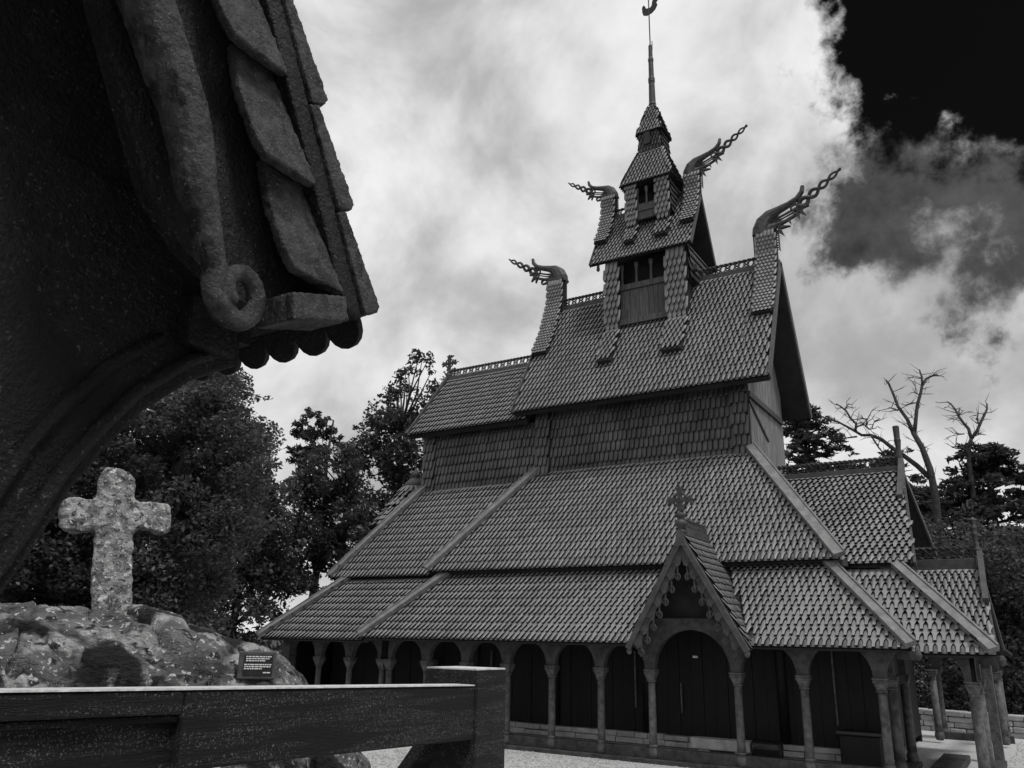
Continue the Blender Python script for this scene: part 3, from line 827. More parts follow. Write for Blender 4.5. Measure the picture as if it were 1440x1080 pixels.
# spire pole and weathercock
MB().lathe((cx, YR, 0), [(0.13, 20.5), (0.14, 20.58), (0.12, 20.62), (0.14, 20.70), (0.12, 20.76), (0.105, 21.6), (0.12, 21.64), (0.12, 21.8), (0.095, 21.86), (0.088, 22.5), (0.1, 22.54), (0.1, 22.64), (0.075, 22.7), (0.07, 23.2), (0.05, 23.25)], 12).build('spire', 'carved_wood', church, smooth=False)
MB().tube([(cx, YR, 23.2), (cx, YR, 25.6)], 0.022, 6).tube([(cx + .07, YR, 23.0), (cx + .075, YR, 23.4)], 0.015, 5).build('vane_rod', 'iron', church)
ck = [(-.22, .05), (-.26, .2), (-.26, .42), (-.2, .5), (-.14, .42), (-.1, .3), (.06, .28), (.12, .36), (.14, .5), (.2, .66), (.34, .7), (.3, .58), (.36, .5), (.3, .42), (.34, .3), (.26, .14), (.12, .02), (-.08, -.02)]
MB().prism(ck, (cx, YR, 24.62), (1, 0, 0), (0, 0, 1), 0.03).build('weathercock', 'iron', church, label='iron weathercock at the tip of the spire')

# --- dragon heads on the ridge ends
def dragon(bx, bz, side, s, key, foot, zr_, hs=1.0):
    """neck strips climb from the verge; head looks outward along the ridge"""
    nw = 0.56 * s
    x_out = bx + side * 0.28 * s
    x0, x1 = (x_out - nw, x_out) if side > 0 else (x_out, x_out + nw)
    yb = YR - 0.20 * s
    # shingled neck (front face) sweeping up out of the roof
    fy, fz = foot
    pts = [(fy - .22, fz), ((fy + yb) / 2 - 0.10, (fz * 0.52 + (bz - 1.0 * s) * 0.48)), (yb - 0.10, bz - 0.85 * s), (yb - 0.05, bz)]
    strip(key, x0, x1, pts, 'point', 0.115, 0.14, 0.07)
    MB().box((x0 + .02, YR - .17 * s, bz - 1.2 * s), (x1 - .02, YR + .17 * s, bz)).build('dragon_neck', 'roof_deck', church)
    # rows of small rings either side of the neck
    for xx in (x0 - 0.06, x1 + 0.06):
        m = MB()
        n = int(0.75 * s / 0.085)
        for k in range(n): m.ring((xx, YR - .1, bz - 0.06 - k * 0.085), 0.034, 0.014, (0, 1, 0), 8, 4)
        m.tube([(xx + (0.05 if xx > x_out - nw / 2 else -0.05), YR - .1, bz), (xx + (0.05 if xx > x_out - nw / 2 else -0.05), YR - .1, bz - .06 - n * .085)], 0.014, 5)
        m.build('neck_fringe', 'carved_wood', church)
    def P(a, b, y=0.0): return (x_out - side * nw * 0.5 + side * a * s, YR - 0.02 + y, bz + b * s)
    s_neck, s = s, s * hs
    d = bpy.data.objects.new('dragon_head', None)
    m = MB()
    m.box((x0 - .04, YR - .24 * s_neck, bz), (x1 + .04, YR + .2 * s_neck, bz + .07))
    # back of head and upper jaw with its curled snout
    m.tube([P(-.12, -.05), P(-.10, .12), P(-.03, .30), P(.12, .45), P(.34, .54), P(.58, .62), P(.78, .72), P(.90, .87), P(.93, 1.02)], [.22 * s, .22 * s, .20 * s, .15 * s, .10 * s, .08 * s, .07 * s, .06 * s, .045 * s], 10)
    # throat and lower jaw
    m.tube([P(.02, -.02), P(.10, .10), P(.24, .14), P(.48, .20), P(.74, .30)], [.19 * s, .14 * s, .08 * s, .05 * s, .04 * s], 8)
    # bars of the open mouth
    m.tube([P(.10, .28), P(.40, .36), P(.80, .50)], [.05 * s, .028 * s, .026 * s], 6)
    m.tube([P(.10, .2), P(.42, .29), P(.80, .43)], [.05 * s, .02 * s, .02 * s], 6)
    # carved cheek and tufts
    for (a, b) in ((.70, .50), (.74, .38), (.66, .62), (.82, .44)):
        m.ring(P(a, b, -.03), .075 * s, .03 * s, (0, 1, 0), 10, 5)
    tri = lambda a, b, da, db, w_: m.prism([(a, b), (a + da, b + db), (a + da * .2 - db * w_, b + db * .2 + da * w_), (a - db * w_ * 1.3, b + da * w_ * 1.3)], P(0, 0), (side * s, 0, 0), (0, 0, s), .09 * s)
    tri(.78, .40, .26, .06, .35); tri(.70, .34, .10, -.2, .4); tri(.80, .34, .16, -.12, .4); tri(.28, .02, .30, .02, .3); tri(.26, -.02, .16, -.16, .4); tri(.5, .22, .1, -.14, .4)
    o = m.build('dragon_head', 'carved_wood', church, smooth=False)
    # interlaced tongue
    m = MB()
    n = 34
    for ph in (0, math.pi):
        path = []; rad = []
        for k in range(n + 1):
            t = k / n
            a, b = .80 + 1.02 * t, .50 + .72 * t
            w_ = .10 * (1 - .6 * t) * math.sin(t * 2 * math.pi * 2.1 + ph) * (1 if t < .93 else (1 - t) / .07)
            path.append(P(a - w_ * .5, b + w_ * .87, .03 * math.cos(t * 16.3 + ph))); rad.append(s * (.036 * (1 - t) + .024))
        m.tube(path, rad, 6)
    m.build('tongue', 'carved_wood', o, smooth=True).location = (0, 0, 0)
dragon(-5.40, 14.66, 1, 1.0, 'dg1', (nave_y(11.55), 11.55), zr3, 1.28)
dragon(-12.75, 14.66, -1, 1.0, 'dg2', (nave_y(11.55), 11.55), zr3, 1.14)
dragon(-7.62, 17.42, 1, 0.80, 'dg3', (tow_y(15.3), 15.3), zr5, 1.3)
dragon(-10.66, 17.42, -1, 0.80, 'dg4', (tow_y(15.3), 15.3), zr5, 1.14)

# --- west gables
def west_gable(key, xl, xrid, xeave, yev, zev, zrid, individual):
    q = [(xl, yev, zev), (xeave, yev, zev), (xrid, YR, zrid), (xl, YR, zrid)]
    roof(key, q, 0.09, 'west_gable_roof', None, individual); plane_field(key, q)
    q = [(xeave, 2 * YR - yev, zev), (xl, 2 * YR - yev, zev), (xl, YR, zrid), (xrid, YR, zrid)]
    roof(key + 'r', q, 0.09, 'west_gable_roof')
    for s in (-1, 1):
        MB().bar((xeave, YR + s * (YR - yev), zev - .05), (xrid, YR, zrid - .05), 0.05, 0.16, (0, s, .8)).build('barge_board', 'carved_wood', church)
    MB().hexa([(xrid - .5, yev + .35, zev), (xrid - .5, 2 * YR - yev - .35, zev), (xrid - .5, YR, zrid - .2)], [(xrid - .4, yev + .35, zev), (xrid - .4, 2 * YR - yev - .35, zev), (xrid - .4, YR, zrid - .2)]).build('gable_wall', 'tarred_wood', church)
west_gable('wg1', -5.85, -2.43, -2.0, 19.22, 4.20, 6.95, True)
crest(-5.8, -2.50, YR - .02, 6.80, 7.06, 7.30)
MB().bar((-2.40, YR - 1.55, 5.95), (-2.42, YR - .08, 7.15), 0.12, 0.26, (0, -1, 1)).build('verge_board', 'ridge_board', church)
MB().lathe((-2.46, YR - .05, 7.0), [(0.07, 0), (0.08, .3), (0.06, .5), (0.09, .75), (0.075, .8), (0.085, 1.1), (.08, 1.13)], 10).build('finial', 'carved_wood', church)
MB().box((-5.9, 19.52, 4.0), (-3.1, 19.62, 4.35)).build('eave_wall', 'tarred_wood', church)
west_gable('wg2', -2.8, -0.98, -0.82, 21.4, 2.58, 4.42, True)
crest(-2.5, -1.05, YR - .02, 4.34, 4.62, 4.90)
MB().bar((-0.93, YR - 1.0, 3.55), (-0.95, YR - .05, 4.72), 0.12, 0.24, (0, -1, 1)).build('verge_board', 'ridge_board', church)
MB().lathe((-1.0, YR - .05, 4.7), [(0.07, 0), (0.10, .12), (0.07, .2), (0.05, .35), (0.075, .5), (0.06, .58), (0.08, .66), (0.055, .74), (0.07, .86), (0.03, .92)], 10).build('finial', 'carved_wood', church)

# --- south porch
pcx, py0 = -6.46, 17.48
zap, zft, phw = 4.86, 2.44, 1.36
for s in (-1, 1):
    ft = (pcx + s * phw, zft)
    q = [(pcx + s * phw, py0, zft), (pcx + s * phw, 19.2, zft), (pcx, 19.2, zap), (pcx, py0, zap)]
    if s < 0: q = [q[1], q[0], q[3], q[2]]
    key = 'po%d' % s
    roof(key, q, 0.07, 'porch_roof', None); plane_field(key, q, 'lancet', 0.11, 0.17)
    d = unit((-s * phw, zap - zft)); nrm = np.array([d[1] * -1, d[0]]) * (1 if s > 0 else -1)   # inward normal in the gable plane
    nin = np.array([-s * abs(d[1]), -abs(d[0])])
    L = math.hypot(phw, zap - zft)
    f0 = np.array(ft)
    # outer barge board
    a = f0 + nin * 0.07 - d * 0.06; b = f0 + d * L + nin * 0.07
    MB().bar((a[0], py0 - .06, a[1]), (b[0], py0 - .06, b[1]), 0.07, 0.13, (nin[0], 0, nin[1])).build('barge_board', 'ridge_board', church, bevel=0.01)
    # overlapping carved scale panels and hanging scrolls
    n = 7
    for k in range(n):
        c = f0 + d * (0.10 + k * (L - 0.45) / n) + nin * 0.115
        w_ = (L - 0.3) / n * 1.12
        ux = np.array([d[0], 0, d[1]]); uy = np.array([nin[0], 0, nin[1]])
        po = [(0, 0), (w_, 0), (w_, .13), (w_ * .55, .15), (w_ * .30, .185), (.03, .205), (-.055, .15), (-.01, .09)]
        m = MB().prism(po, (c[0], py0 - .055, c[1]), unit(ux + np.array([0, .10, 0])), uy, 0.04)
        m.build('scale_panel', 'arch_wood', church, bevel=0.006)
        c2 = f0 + d * (0.02 + k * (L - 0.62) / n) + nin * 0.36
        path = []; rad = []
        for j in range(22):
            t = j / 21; a_ = 0.4 + t * 2 * math.pi * 1.35; rr = 0.085 * (1 - .72 * t)
            path.append((c2[0] + s * rr * math.cos(a_ + 1.2), py0 - .03, c2[1] - rr * math.sin(a_ + 1.2))); rad.append(.022 - .009 * t)
        st = f0 + d * (0.30 + k * (L - 0.62) / n) + nin * 0.24
        path = [(st[0], py0 - .03, st[1]), ((st[0] + path[0][0]) / 2, py0 - .03, (st[1] + path[0][2]) / 2)] + path
        rad = [.026, .024] + rad
        MB().tube(path, rad, 6).build('scroll', 'arch_wood', church, smooth=True)
    c = f0 + nin * .1
    MB().lathe((c[0] + s * .04, py0 - .02, c[1] - .16), [(0.01, 0), (0.05, .03), (0.06, .08), (0.045, .14), (0.06, .2)], 8).build('drop_finial', 'column_wood', church)
MB().hexa([(pcx - 1.0, py0 + .62, 2.9), (pcx + 1.0, py0 + .62, 2.9), (pcx, py0 + .62, 4.7)], [(pcx - 1.0, py0 + .7, 2.9), (pcx + 1.0, py0 + .7, 2.9), (pcx, py0 + .7, 4.7)]).build('porch_gable_wall', 'roof_deck', church)
# porch ridge: board and crest run back into the roof
MB().box((pcx - .09, py0 + .08, zap - .12), (pcx + .09, 19.15, zap + .10)).build('ridge_board', 'ridge_board', church, bevel=0.01)
m = MB()
for k in range(8):
    y = py0 + .22 + k * .2
    m.ring((pcx, y, zap + .20), .075, .02, (1, 0, 0), 10, 4); m.tube([(pcx, y - .1, zap + .1), (pcx, y + .1, zap + .3)], .02, 4); m.tube([(pcx, y - .1, zap + .3), (pcx, y + .1, zap + .1)], .02, 4)
    m.tube([(pcx, y, zap + .28), (pcx, y + .02, zap + .37)], .02, 4)
m.tube([(pcx, py0 + .1, zap + .31), (pcx, 19.0, zap + .31)], .025, 5)
m.build('ridge_crest', 'carved_wood', church)
MB().prism([(-.14, -.34), (0, -.30), (.14, -.34), (.06, .02), (-.06, .02)], (pcx, py0 - .07, zap), (1, 0, 0), (0, 0, 1), .09).build('apex_board', 'ridge_board', church)
# ringed cross finial
fin = MB().lathe((pcx, py0, zap - .06), [(0.10, 0), (0.12, .08), (0.07, .12), (0.07, .16), (0.13, .2), (0.14, .28), (0.09, .33), (0.06, .36), (0.11, .40), (0.11, .46), (0.05, .5)], 12).build('finial', 'carved_wood', church, smooth=True)
def flared_cross(o, s, th):
    m = MB()
    for a in range(4):
        ca_, sa_ = math.cos(a * math.pi / 2), math.sin(a * math.pi / 2)
        Lh = .30 if a != 3 else .26
        po = [(.03, -.045), (.16, -.05), (Lh, -.10), (Lh - .03, -.05), (Lh + .03, 0), (Lh - .03, .05), (Lh, .10), (.16, .05), (.03, .045)]
        m.prism([((x * ca_ - y * sa_) * s, (x * sa_ + y * ca_) * s) for x, y in po], o, (1, 0, 0), (0, 0, 1), th + 0.004 * (a % 2))
    m.ring(o, .16 * s, .028 * s, (0, 1, 0), 20, 6)
    m.ring((o[0], o[1] - th * .5, o[2]), .04 * s, .02 * s, (0, 1, 0), 12, 6)
    return m
flared_cross((pcx, py0, zap + .72), 1.0, .06).build('finial_cross', 'carved_wood', fin, label='ringed wooden cross with flared arms')
# chancel ridge cross
fin = MB().lathe((-17.42, YR, 11.7), [(0.1, 0), (0.12, .2), (0.07, .3), (.05, .38)], 10).build('finial', 'carved_wood', church)
flared_cross((-17.42, YR, 12.38), 1.05, .07).build('finial_cross', 'carved_wood', fin)

# --- round apse with its conical roof behind the chancel end
ax, ay = -18.72, 23.2
m = MB().lathe((ax, ay, 0), [(1.45, 5.0), (1.45, 6.2), (1.5, 6.25), (0.42, 7.7), (0.4, 7.75)], 20)
o = m.build('apse_tower', 'roof_deck', church); ROOFS['aps'] = (o, False, 'shingle')
for z0_, z1_, r0_, r1_ in ((6.2, 7.76, 1.55, 0.45),):
    nseg = 20
    for k in range(nseg):
        a0, a1 = 2 * math.pi * k / nseg, 2 * math.pi * (k + 1) / nseg
        plane_field('aps', [(ax + r0_ * math.cos(a0), ay + r0_ * math.sin(a0), z0_), (ax + r0_ * math.cos(a1), ay + r0_ * math.sin(a1), z0_), (ax + r1_ * math.cos(a1), ay + r1_ * math.sin(a1), z1_), (ax + r1_ * math.cos(a0), ay + r1_ * math.sin(a0), z1_)], 'round', 0.15, 0.22, 0)
MB().lathe((ax, ay, 0), [(0.47, 7.7), (0.38, 7.9), (0.24, 8.04), (0.14, 8.12), (0.19, 8.17), (0.16, 8.27), (0.07, 8.38), (0.02, 8.5)], 16).build('apse_cap', 'ridge_board', church, smooth=True)
MB().tube([(ax, ay, 8.4), (ax, ay, 9.3)], .02, 5).build('finial_rod', 'iron', church)

flush_shingles(300)

# ------------------------------------------------------------------ things standing in the gallery
b_ = thing('stone_bench', 'pale stone slab bench inside the church porch', 'bench', (-6.2, 18.75, 0.2))
MB().box((-6.85, 18.55, 0.30), (-5.55, 18.95, 0.52)).build('seat_slab', 'stone', b_, bevel=0.025)
MB().box((-6.7, 18.6, 0.2), (-6.45, 18.9, 0.30)).build('support_stone', 'stone', b_, bevel=0.02); MB().box((-5.9, 18.6, 0.2), (-5.65, 18.9, 0.30)).build('support_stone', 'stone', b_, bevel=0.02)
b_ = thing('iron_roller', 'dark iron cylinder lying beside the porch column', 'roller', (-5.2, 18.8, 0.2))
MB().tube([(-5.50, 18.75, 0.40), (-4.95, 18.75, 0.40)], 0.17, 20).build('drum', 'iron', b_, smooth=False, bevel=0.01)
for xr_ in (-5.5, -4.95): MB().ring((xr_, 18.75, .40), .165, .022, (1, 0, 0), 20, 6).build('rim', 'iron', b_)
b_ = thing('storage_chest', 'black lidded chest standing by the west corner of the gallery', 'chest', (-3.35, 18.95, 0.2))
MB().box((-3.75, 18.7, 0.2), (-2.98, 19.25, 0.78)).build('chest_body', 'tarred_wood', b_, bevel=0.02)
MB().box((-3.8, 18.66, 0.785), (-2.93, 19.28, 0.86)).build('lid', 'iron', b_, bevel=0.02)
lamp = thing('notice', 'small white notice pinned on the dark wall inside the porch', 'notice', (-6.95, 19.4, 2.1))
MB().box((-7.02, 19.405, 2.17), (-6.90, 19.42, 2.22)).build('paper', 'white_paint', lamp)

# ------------------------------------------------------------------ far stone wall
wl = thing('stone_wall', 'low dry stone wall at the edge of the yard beyond the church', 'wall', (2, 29, 0))
pa, pb2 = np.array([-6.0, 31.5]), np.array([12.0, 27.0])
dw = unit(pb2 - pa); LW = np.linalg.norm(pb2 - pa)
nw_ = np.array([-dw[1], dw[0]])
for row in range(4):
    s0 = -random.random() * .4
    while s0 < LW:
        w_ = random.uniform(.35, .95); h_ = .165
        j = random.uniform(-.03, .03)
        p0 = pa + dw * s0 + nw_ * (-.25 + j); p1 = pa + dw * (s0 + w_ - .02) + nw_ * (-.25 + j)
        p2 = p1 + nw_ * .5; p3 = p0 + nw_ * .5
        z0 = row * h_; z1 = z0 + h_ - .012 + random.uniform(-.015, .015)
        MB().hexa([(*p0, z0), (*p1, z0), (*p2, z0), (*p3, z0)], [(*p0, z1), (*p1, z1), (*p2, z1), (*p3, z1)]).build('stone', 'stone', wl, bevel=0.03)
        s0 += w_

# ------------------------------------------------------------------ value noise for sculpting
_perm = rng.permutation(512)
_val = rng.random(512)
def vnoise(p):
    p = np.asarray(p, float); i = np.floor(p).astype(int); f = p - i; f = f * f * (3 - 2 * f)
    def h(a, b, c): return _val[(_perm[(_perm[(_perm[a & 511] + b) & 511] + c) & 511]) & 511]
    x, y, z = i[..., 0], i[..., 1], i[..., 2]; fx, fy, fz = f[..., 0], f[..., 1], f[..., 2]
    def lx(b, c): return h(x, b, c) * (1 - fx) + h(x + 1, b, c) * fx
    return (lx(y, z) * (1 - fy) + lx(y + 1, z) * fy) * (1 - fz) + (lx(y, z + 1) * (1 - fy) + lx(y + 1, z + 1) * fy) * fz
def fbm(p, o=5):
    s_, a = 0, .5
    p = np.asarray(p, float)
    for k in range(o): s_ = s_ + a * vnoise(p * 2 ** k + 17.3 * k); a *= .5
    return s_

# ------------------------------------------------------------------ rocky mound with the stone cross
# a height field along the sight lines: crest line read from the photograph at 9 m
mcen = on_dist(165, 858, 9.0)
nu, nv = 300, 170
crest_px = [(-260, 862), (0, 858), (60, 853), (110, 856), (165, 858), (205, 862), (240, 872), (290, 886), (330, 903), (385, 912), (405, 932), (432, 968), (460, 1010), (520, 1090)]
cpx = np.array([c[0] for c in crest_px], float); cpy = np.array([c[1] for c in crest_px], float)
vs_ = []
for i in range(nu):
    pxx = -260 + (520 + 260) * i / (nu - 1)
    pyy = float(np.interp(pxx, cpx, cpy))
    top = on_dist(pxx, pyy, 8.8)
    dr = np.array([top.x, top.y]) / 8.8
    for j in range(nv):
        t = j / (nv - 1)
        d = 6.3 + t * 7.0
        prof = 1 - ((8.8 - d) / 2.6) ** 2 * 0.9 if d < 8.8 else 1 - ((d - 8.8) / 4.4) ** 2
        gz = 0.15
        z = gz + (top.z - gz) * max(prof, -0.15)
        vs_.append((dr[0] * d, dr[1] * d, z))
vs_ = np.array(vs_)
# bedrock slabs: tilted strata plus rough noise
st_ = vs_ @ np.array([0.35, 0.5, 1.0])
ter = np.floor(st_ * 5 + fbm(vs_ * 1.3) * 3)
sp_ = vs_ * np.array([1.2, 1.2, 1.0]) + st_[:, None] * np.array([0, 0, 1.5])
rough_ = (fbm(vs_ * 1.1, 4) - .5) * .34 + (np.abs(fbm(sp_ * 3.0, 5) - .5)) * -.5 + .08 + (fbm(vs_ * 6.0, 4) - .5) * .20 + (_val[(ter.astype(int)) & 511] - .5) * .10
sp2 = np.stack([vs_ @ np.array([.8, -.6, .1]) * .9, vs_ @ np.array([.6, .8, .2]) * 1.5, st_ * 1.9], 1)
cells = rng.uniform(sp2.min(0), sp2.max(0), (900, 3)); cofs = rng.normal(0, .07, 900)
f1 = np.full(len(vs_), 9.); f2 = np.full(len(vs_), 9.); ci = np.zeros(len(vs_), int)
for k in range(900):
    dd = np.sqrt(((sp2 - cells[k]) ** 2).sum(1))
    m1 = dd < f1
    f2 = np.where(m1, f1, np.minimum(f2, dd)); ci = np.where(m1, k, ci); f1 = np.where(m1, dd, f1)
rough_ = rough_ * .75 + cofs[ci] + np.clip((f2 - f1) / .10, 0, 1) * .07 - .05
vs_[:, 2] += np.where(rough_ > 0, rough_ * .45, rough_ * 1.1) - 0.02
vs_[:, 0] += (fbm(vs_ * 2.0 + 31, 4) - .5) * .2; vs_[:, 1] += (fbm(vs_ * 2.0 + 77, 4) - .5) * .2
fc = np.array([(i * nv + j, (i + 1) * nv + j, (i + 1) * nv + j + 1, i * nv + j + 1) for i in range(nu - 1) for j in range(nv - 1)])
mound = link(fast_mesh('rock_mound', vs_, fc), 'rock_mound', 'rock')
tag(mound, 'lichen covered bedrock mound that carries the stone cross', 'rock')

# stone cross
base = on_dist(163, 862, 8.85)
fx = unit((on_dist(240, 720, 9) - on_dist(86, 720, 9)) * 1.0)[:3]; fx = unit((fx[0], fx[1], 0))
def crosspt(px, py):
    p = on_dist(px, py, 9.0)
    return ((np.array(p) - np.array(base)) @ fx, p.z - base.z)
out = [(132, 862), (131, 820), (133, 770), (137, 738), (128, 738), (104, 739), (88, 734), (86, 716), (88, 700), (101, 691), (116, 694), (137, 695), (141, 684), (139, 668), (148, 654), (162, 652), (184, 659), (191, 672), (188, 692), (192, 700), (216, 699), (236, 703), (240, 720), (239, 737), (228, 742), (208, 736), (196, 734), (187, 742), (186, 790), (186, 862)]
pts = np.array([crosspt(*p) for p in out])
# resample the outline and loft a thick stone with worn edges
def resample(p, n):
    q_ = np.vstack([p, p[:1]]); d = np.r_[0, np.cumsum(np.linalg.norm(np.diff(q_, axis=0), axis=1))]
    s_ = np.linspace(0, d[-1], n, endpoint=False)
    return np.stack([np.interp(s_, d, q_[:, 0]), np.interp(s_, d, q_[:, 1])], 1)
rp = resample(pts, 120)
bm_v, bm_f = [], []
fy = np.array([-fx[1], fx[0], 0]); TH = 0.24
import bmesh
bm = bmesh.new()
loop = [bm.verts.new(tuple(np.array(base) + fx * a + np.array([0, 0, b - 0.08]) + fy * TH / 2)) for a, b in rp]
face = bm.faces.new(loop)
ret = bmesh.ops.extrude_face_region(bm, geom=[face])
nvz = [e_ for e_ in ret['geom'] if isinstance(e_, bmesh.types.BMVert)]
bmesh.ops.translate(bm, verts=nvz, vec=tuple(-fy * TH))
bmesh.ops.recalc_face_normals(bm, faces=bm.faces)
bmesh.ops.triangulate(bm, faces=[f_ for f_ in bm.faces if len(f_.verts) > 4])
me = bpy.data.meshes.new('stone_cross'); bm.to_mesh(me); bm.free()
cr = link(me, 'stone_cross', 'cross_stone')
rm = cr.modifiers.new('remesh', 'REMESH'); rm.mode = 'VOXEL'; rm.voxel_size = 0.016
sm_ = cr.modifiers.new('smooth', 'SMOOTH'); sm_.factor = 0.6; sm_.iterations = 4
tx_ = bpy.data.textures.new('worn', 'CLOUDS'); tx_.noise_scale = 0.10; tx_.noise_depth = 4
dm = cr.modifiers.new('worn', 'DISPLACE'); dm.texture = tx_; dm.strength = 0.055; dm.mid_level = 0.5; dm.texture_coords = 'LOCAL'
tag(cr, 'weathered grey stone cross covered in pale lichen on the rock mound', 'cross')

# plaque on the rock
pc = on_dist(362, 936, 7.72)
pn = unit((-pc.x, -pc.y, 0.9)); pxv = unit(np.cross((0, 0, 1), pn)); pyv = np.cross(pn, pxv)
pl = thing('plaque', 'small black lettered plaque fixed to the rock mound', 'plaque', tuple(pc))
m = MB().prism([(-.16, -.115), (.15, -.115), (.15, .115), (-.16, .115)], np.array(pc), pxv, pyv, 0.07); m.build('plate', 'carved_wood', pl, bevel=0.01)
m = MB().prism([(-.115, -.085), (.125, -.085), (.125, .085), (-.115, .085)], np.array(pc) + pn * .037, pxv, pyv, 0.006); m.build('text_panel', 'plaque', pl)
m = MB()
for li, (y_, x0_, x1_) in enumerate(((.070, -.098, .115), (.053, -.098, .095), (.036, -.098, .06), (.005, -.108, .115), (-.012, -.108, .11), (-.029, -.108, .04), (-.060, .05, .11))):
    x_ = x0_
    while x_ < x1_:
        w_ = min(random.uniform(.01, .034), x1_ - x_)
        if w_ > .004: m.prism([(x_, y_ - .0045), (x_ + w_, y_ - .0045), (x_ + w_, y_ + .0045), (x_, y_ + .0045)], np.array(pc) + pn * .042, pxv, pyv, 0.003)
        x_ += w_ + .005
m.build('lettering', 'white_paint', pl)['kind'] = 'stuff'

# ------------------------------------------------------------------ carved gate beside the camera
GX = -1.774
gz0 = 1.03
gate = thing('carved_gate', 'dark carved wooden gate with scaled barge board and scroll overhead', 'gate', (GX - 1.2, 0.6, gz0))
E = np.array(EYE)
def G(y, z, x=GX): return np.array([x, y, EYE.z + z])
# verge line from the eave corner upward
c0 = np.array([1.80, 1.012]); gd = unit((-0.47, 0.90)); gn = np.array([-gd[1], gd[0] * 1.0]); gn = np.array([-abs(gd[1]), -abs(gd[0])])   # inward and down
def gp(s_, t_, x=GX):               # s along the verge, t inward
    p = c0 + gd * s_ + gn * t_
    return G(p[0], p[1], x)
LV = 2.9
ridge = c0 + gd * LV
ux, uy = np.array([0, gd[0], gd[1]]), np.array([0, gn[0], gn[1]])
# roof boards
m = MB()
q = [gp(0, .02, GX - .02), gp(0, .02, GX - 3.0), gp(LV, .02, GX - 3.0), gp(LV, .02, GX - .02)]
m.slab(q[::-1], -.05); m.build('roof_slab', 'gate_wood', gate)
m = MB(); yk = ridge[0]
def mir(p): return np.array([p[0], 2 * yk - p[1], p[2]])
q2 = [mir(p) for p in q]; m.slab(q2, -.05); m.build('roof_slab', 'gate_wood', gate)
# round ended roof shingles along the eave and stepped up the verge
for row in range(9):
    for k in range(20 if row < 2 else 3):
        s_ = -.115 + row * .345 if row else -.115
        xx = GX + .0 - .078 - k * .150 - (.075 if row % 2 else 0)
        if row and k == 0: xx = GX - .05
        po = []
        for a in range(9):
            t = math.pi * a / 8
            po.append((-.073 * math.cos(t), -.075 * math.sin(t) + .075))
        po += [(.073, .42), (-.073, .42)]
        o_ = gp(s_, -.045 - .012, xx)
        # tilt so each course rides on the one below
        uy_ = unit(ux * 1.0 + uy * .09)
        MB().prism(po, o_, (1, 0, 0), uy_, .028).build('roof_shingle', 'gate_wood', gate, bevel=0.004)
# verge edge planks, overlapping like the photograph's stepped outline
for k in range(8):
    s_ = -.02 + k * .345
    po = [(0, -.085), (.02, -.10), (.342, -.05), (.342, -.008), (0, -.02)]
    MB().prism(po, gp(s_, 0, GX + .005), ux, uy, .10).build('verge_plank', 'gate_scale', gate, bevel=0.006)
MB().prism([(-.03, -.015), (LV, -.015), (LV, .055), (0, .06)], gp(0, 0, GX + .02), ux, uy, .05).build('barge_board', 'gate_wood', gate, bevel=0.01)
# overlapping scale panels
for k in range(7):
    s_ = .06 + k * .343
    po = [(0, .062), (.42, .062), (.46, .12), (.45, .20), (.31, .25), (.16, .262), (.095, .25), (.06, .19), (.03, .13)]
    a_ = unit(np.array([.16, 0, 0]) + ux)         # lower end stands proud of the panel below
    oo = gp(s_, 0, GX + .035)
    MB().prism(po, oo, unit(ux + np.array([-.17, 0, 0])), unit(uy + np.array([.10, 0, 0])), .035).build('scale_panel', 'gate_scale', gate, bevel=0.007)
# end block under the lowest panel
MB().prism([(-.03, .10), (.05, .08), (.09, .30), (.01, .33)], gp(0, 0, GX + .0), ux, uy, .16).build('end_block', 'gate_scale', gate, bevel=0.02)
# backing board and roll moulding that ends in a scroll
MB().prism([(.0, .06), (LV, .06), (LV, .60), (.42, .60), (.26, .54), (.12, .42), (.02, .28)], gp(0, 0, GX - .07), ux, uy, .05).build('backing_board', 'gate_wood', gate)
def gpx(px, py, x=GX + .03):
    q_ = on_x(px, py, x); return np.array(q_)
path = [gpx(*p) for p in ((165, -90), (205, 0), (240, 105), (258, 155), (270, 214), (276, 268), (286, 305))]
cs_ = gpx(334, 412)
rr0 = np.linalg.norm(gpx(298, 412) - cs_)
n = 44
for j in range(n):
    t = j / (n - 1); a = R(160) + t * R(450); r_ = rr0 * (1.0 - .62 * t)
    path.append(cs_ + np.array([.01 * t, r_ * math.cos(a), r_ * 1.12 * math.sin(a)]))
rad = [.072, .072, .070, .066, .062, .056, .046] + [.033 * (1 - .40 * j / (n - 1)) for j in range(n)]
MB().tube(path, rad, 12, flat=1.0).build('scroll_moulding', 'gate_scale', gate, smooth=True)
# corner post with its curved knee brace under the eave, second post and plate
WX = GX - .337
arc = [(1.665, .84), (1.647, .837), (1.497, .745), (1.35, .606), (1.26, .48), (1.185, .352), (1.122, .198), (1.06, .066), (1.03, -.1), (1.02, -1.45)]
MB().prism([(-.6, 2.6), (.72, 2.6)][::-1] + [], G(0, 0), (0, 1, 0), (0, 0, 1), .1) if 0 else None
po = [(y, z) for y, z in arc] + [(.72, -1.45), (.72, 1.3), (1.3, 1.25), (1.66, .93)]
MB().prism(po, E + np.array([WX - .10, 0, 0]), (0, 1, 0), (0, 0, 1), .20).build('post_with_brace', 'gate_wood', gate, bevel=0.012)
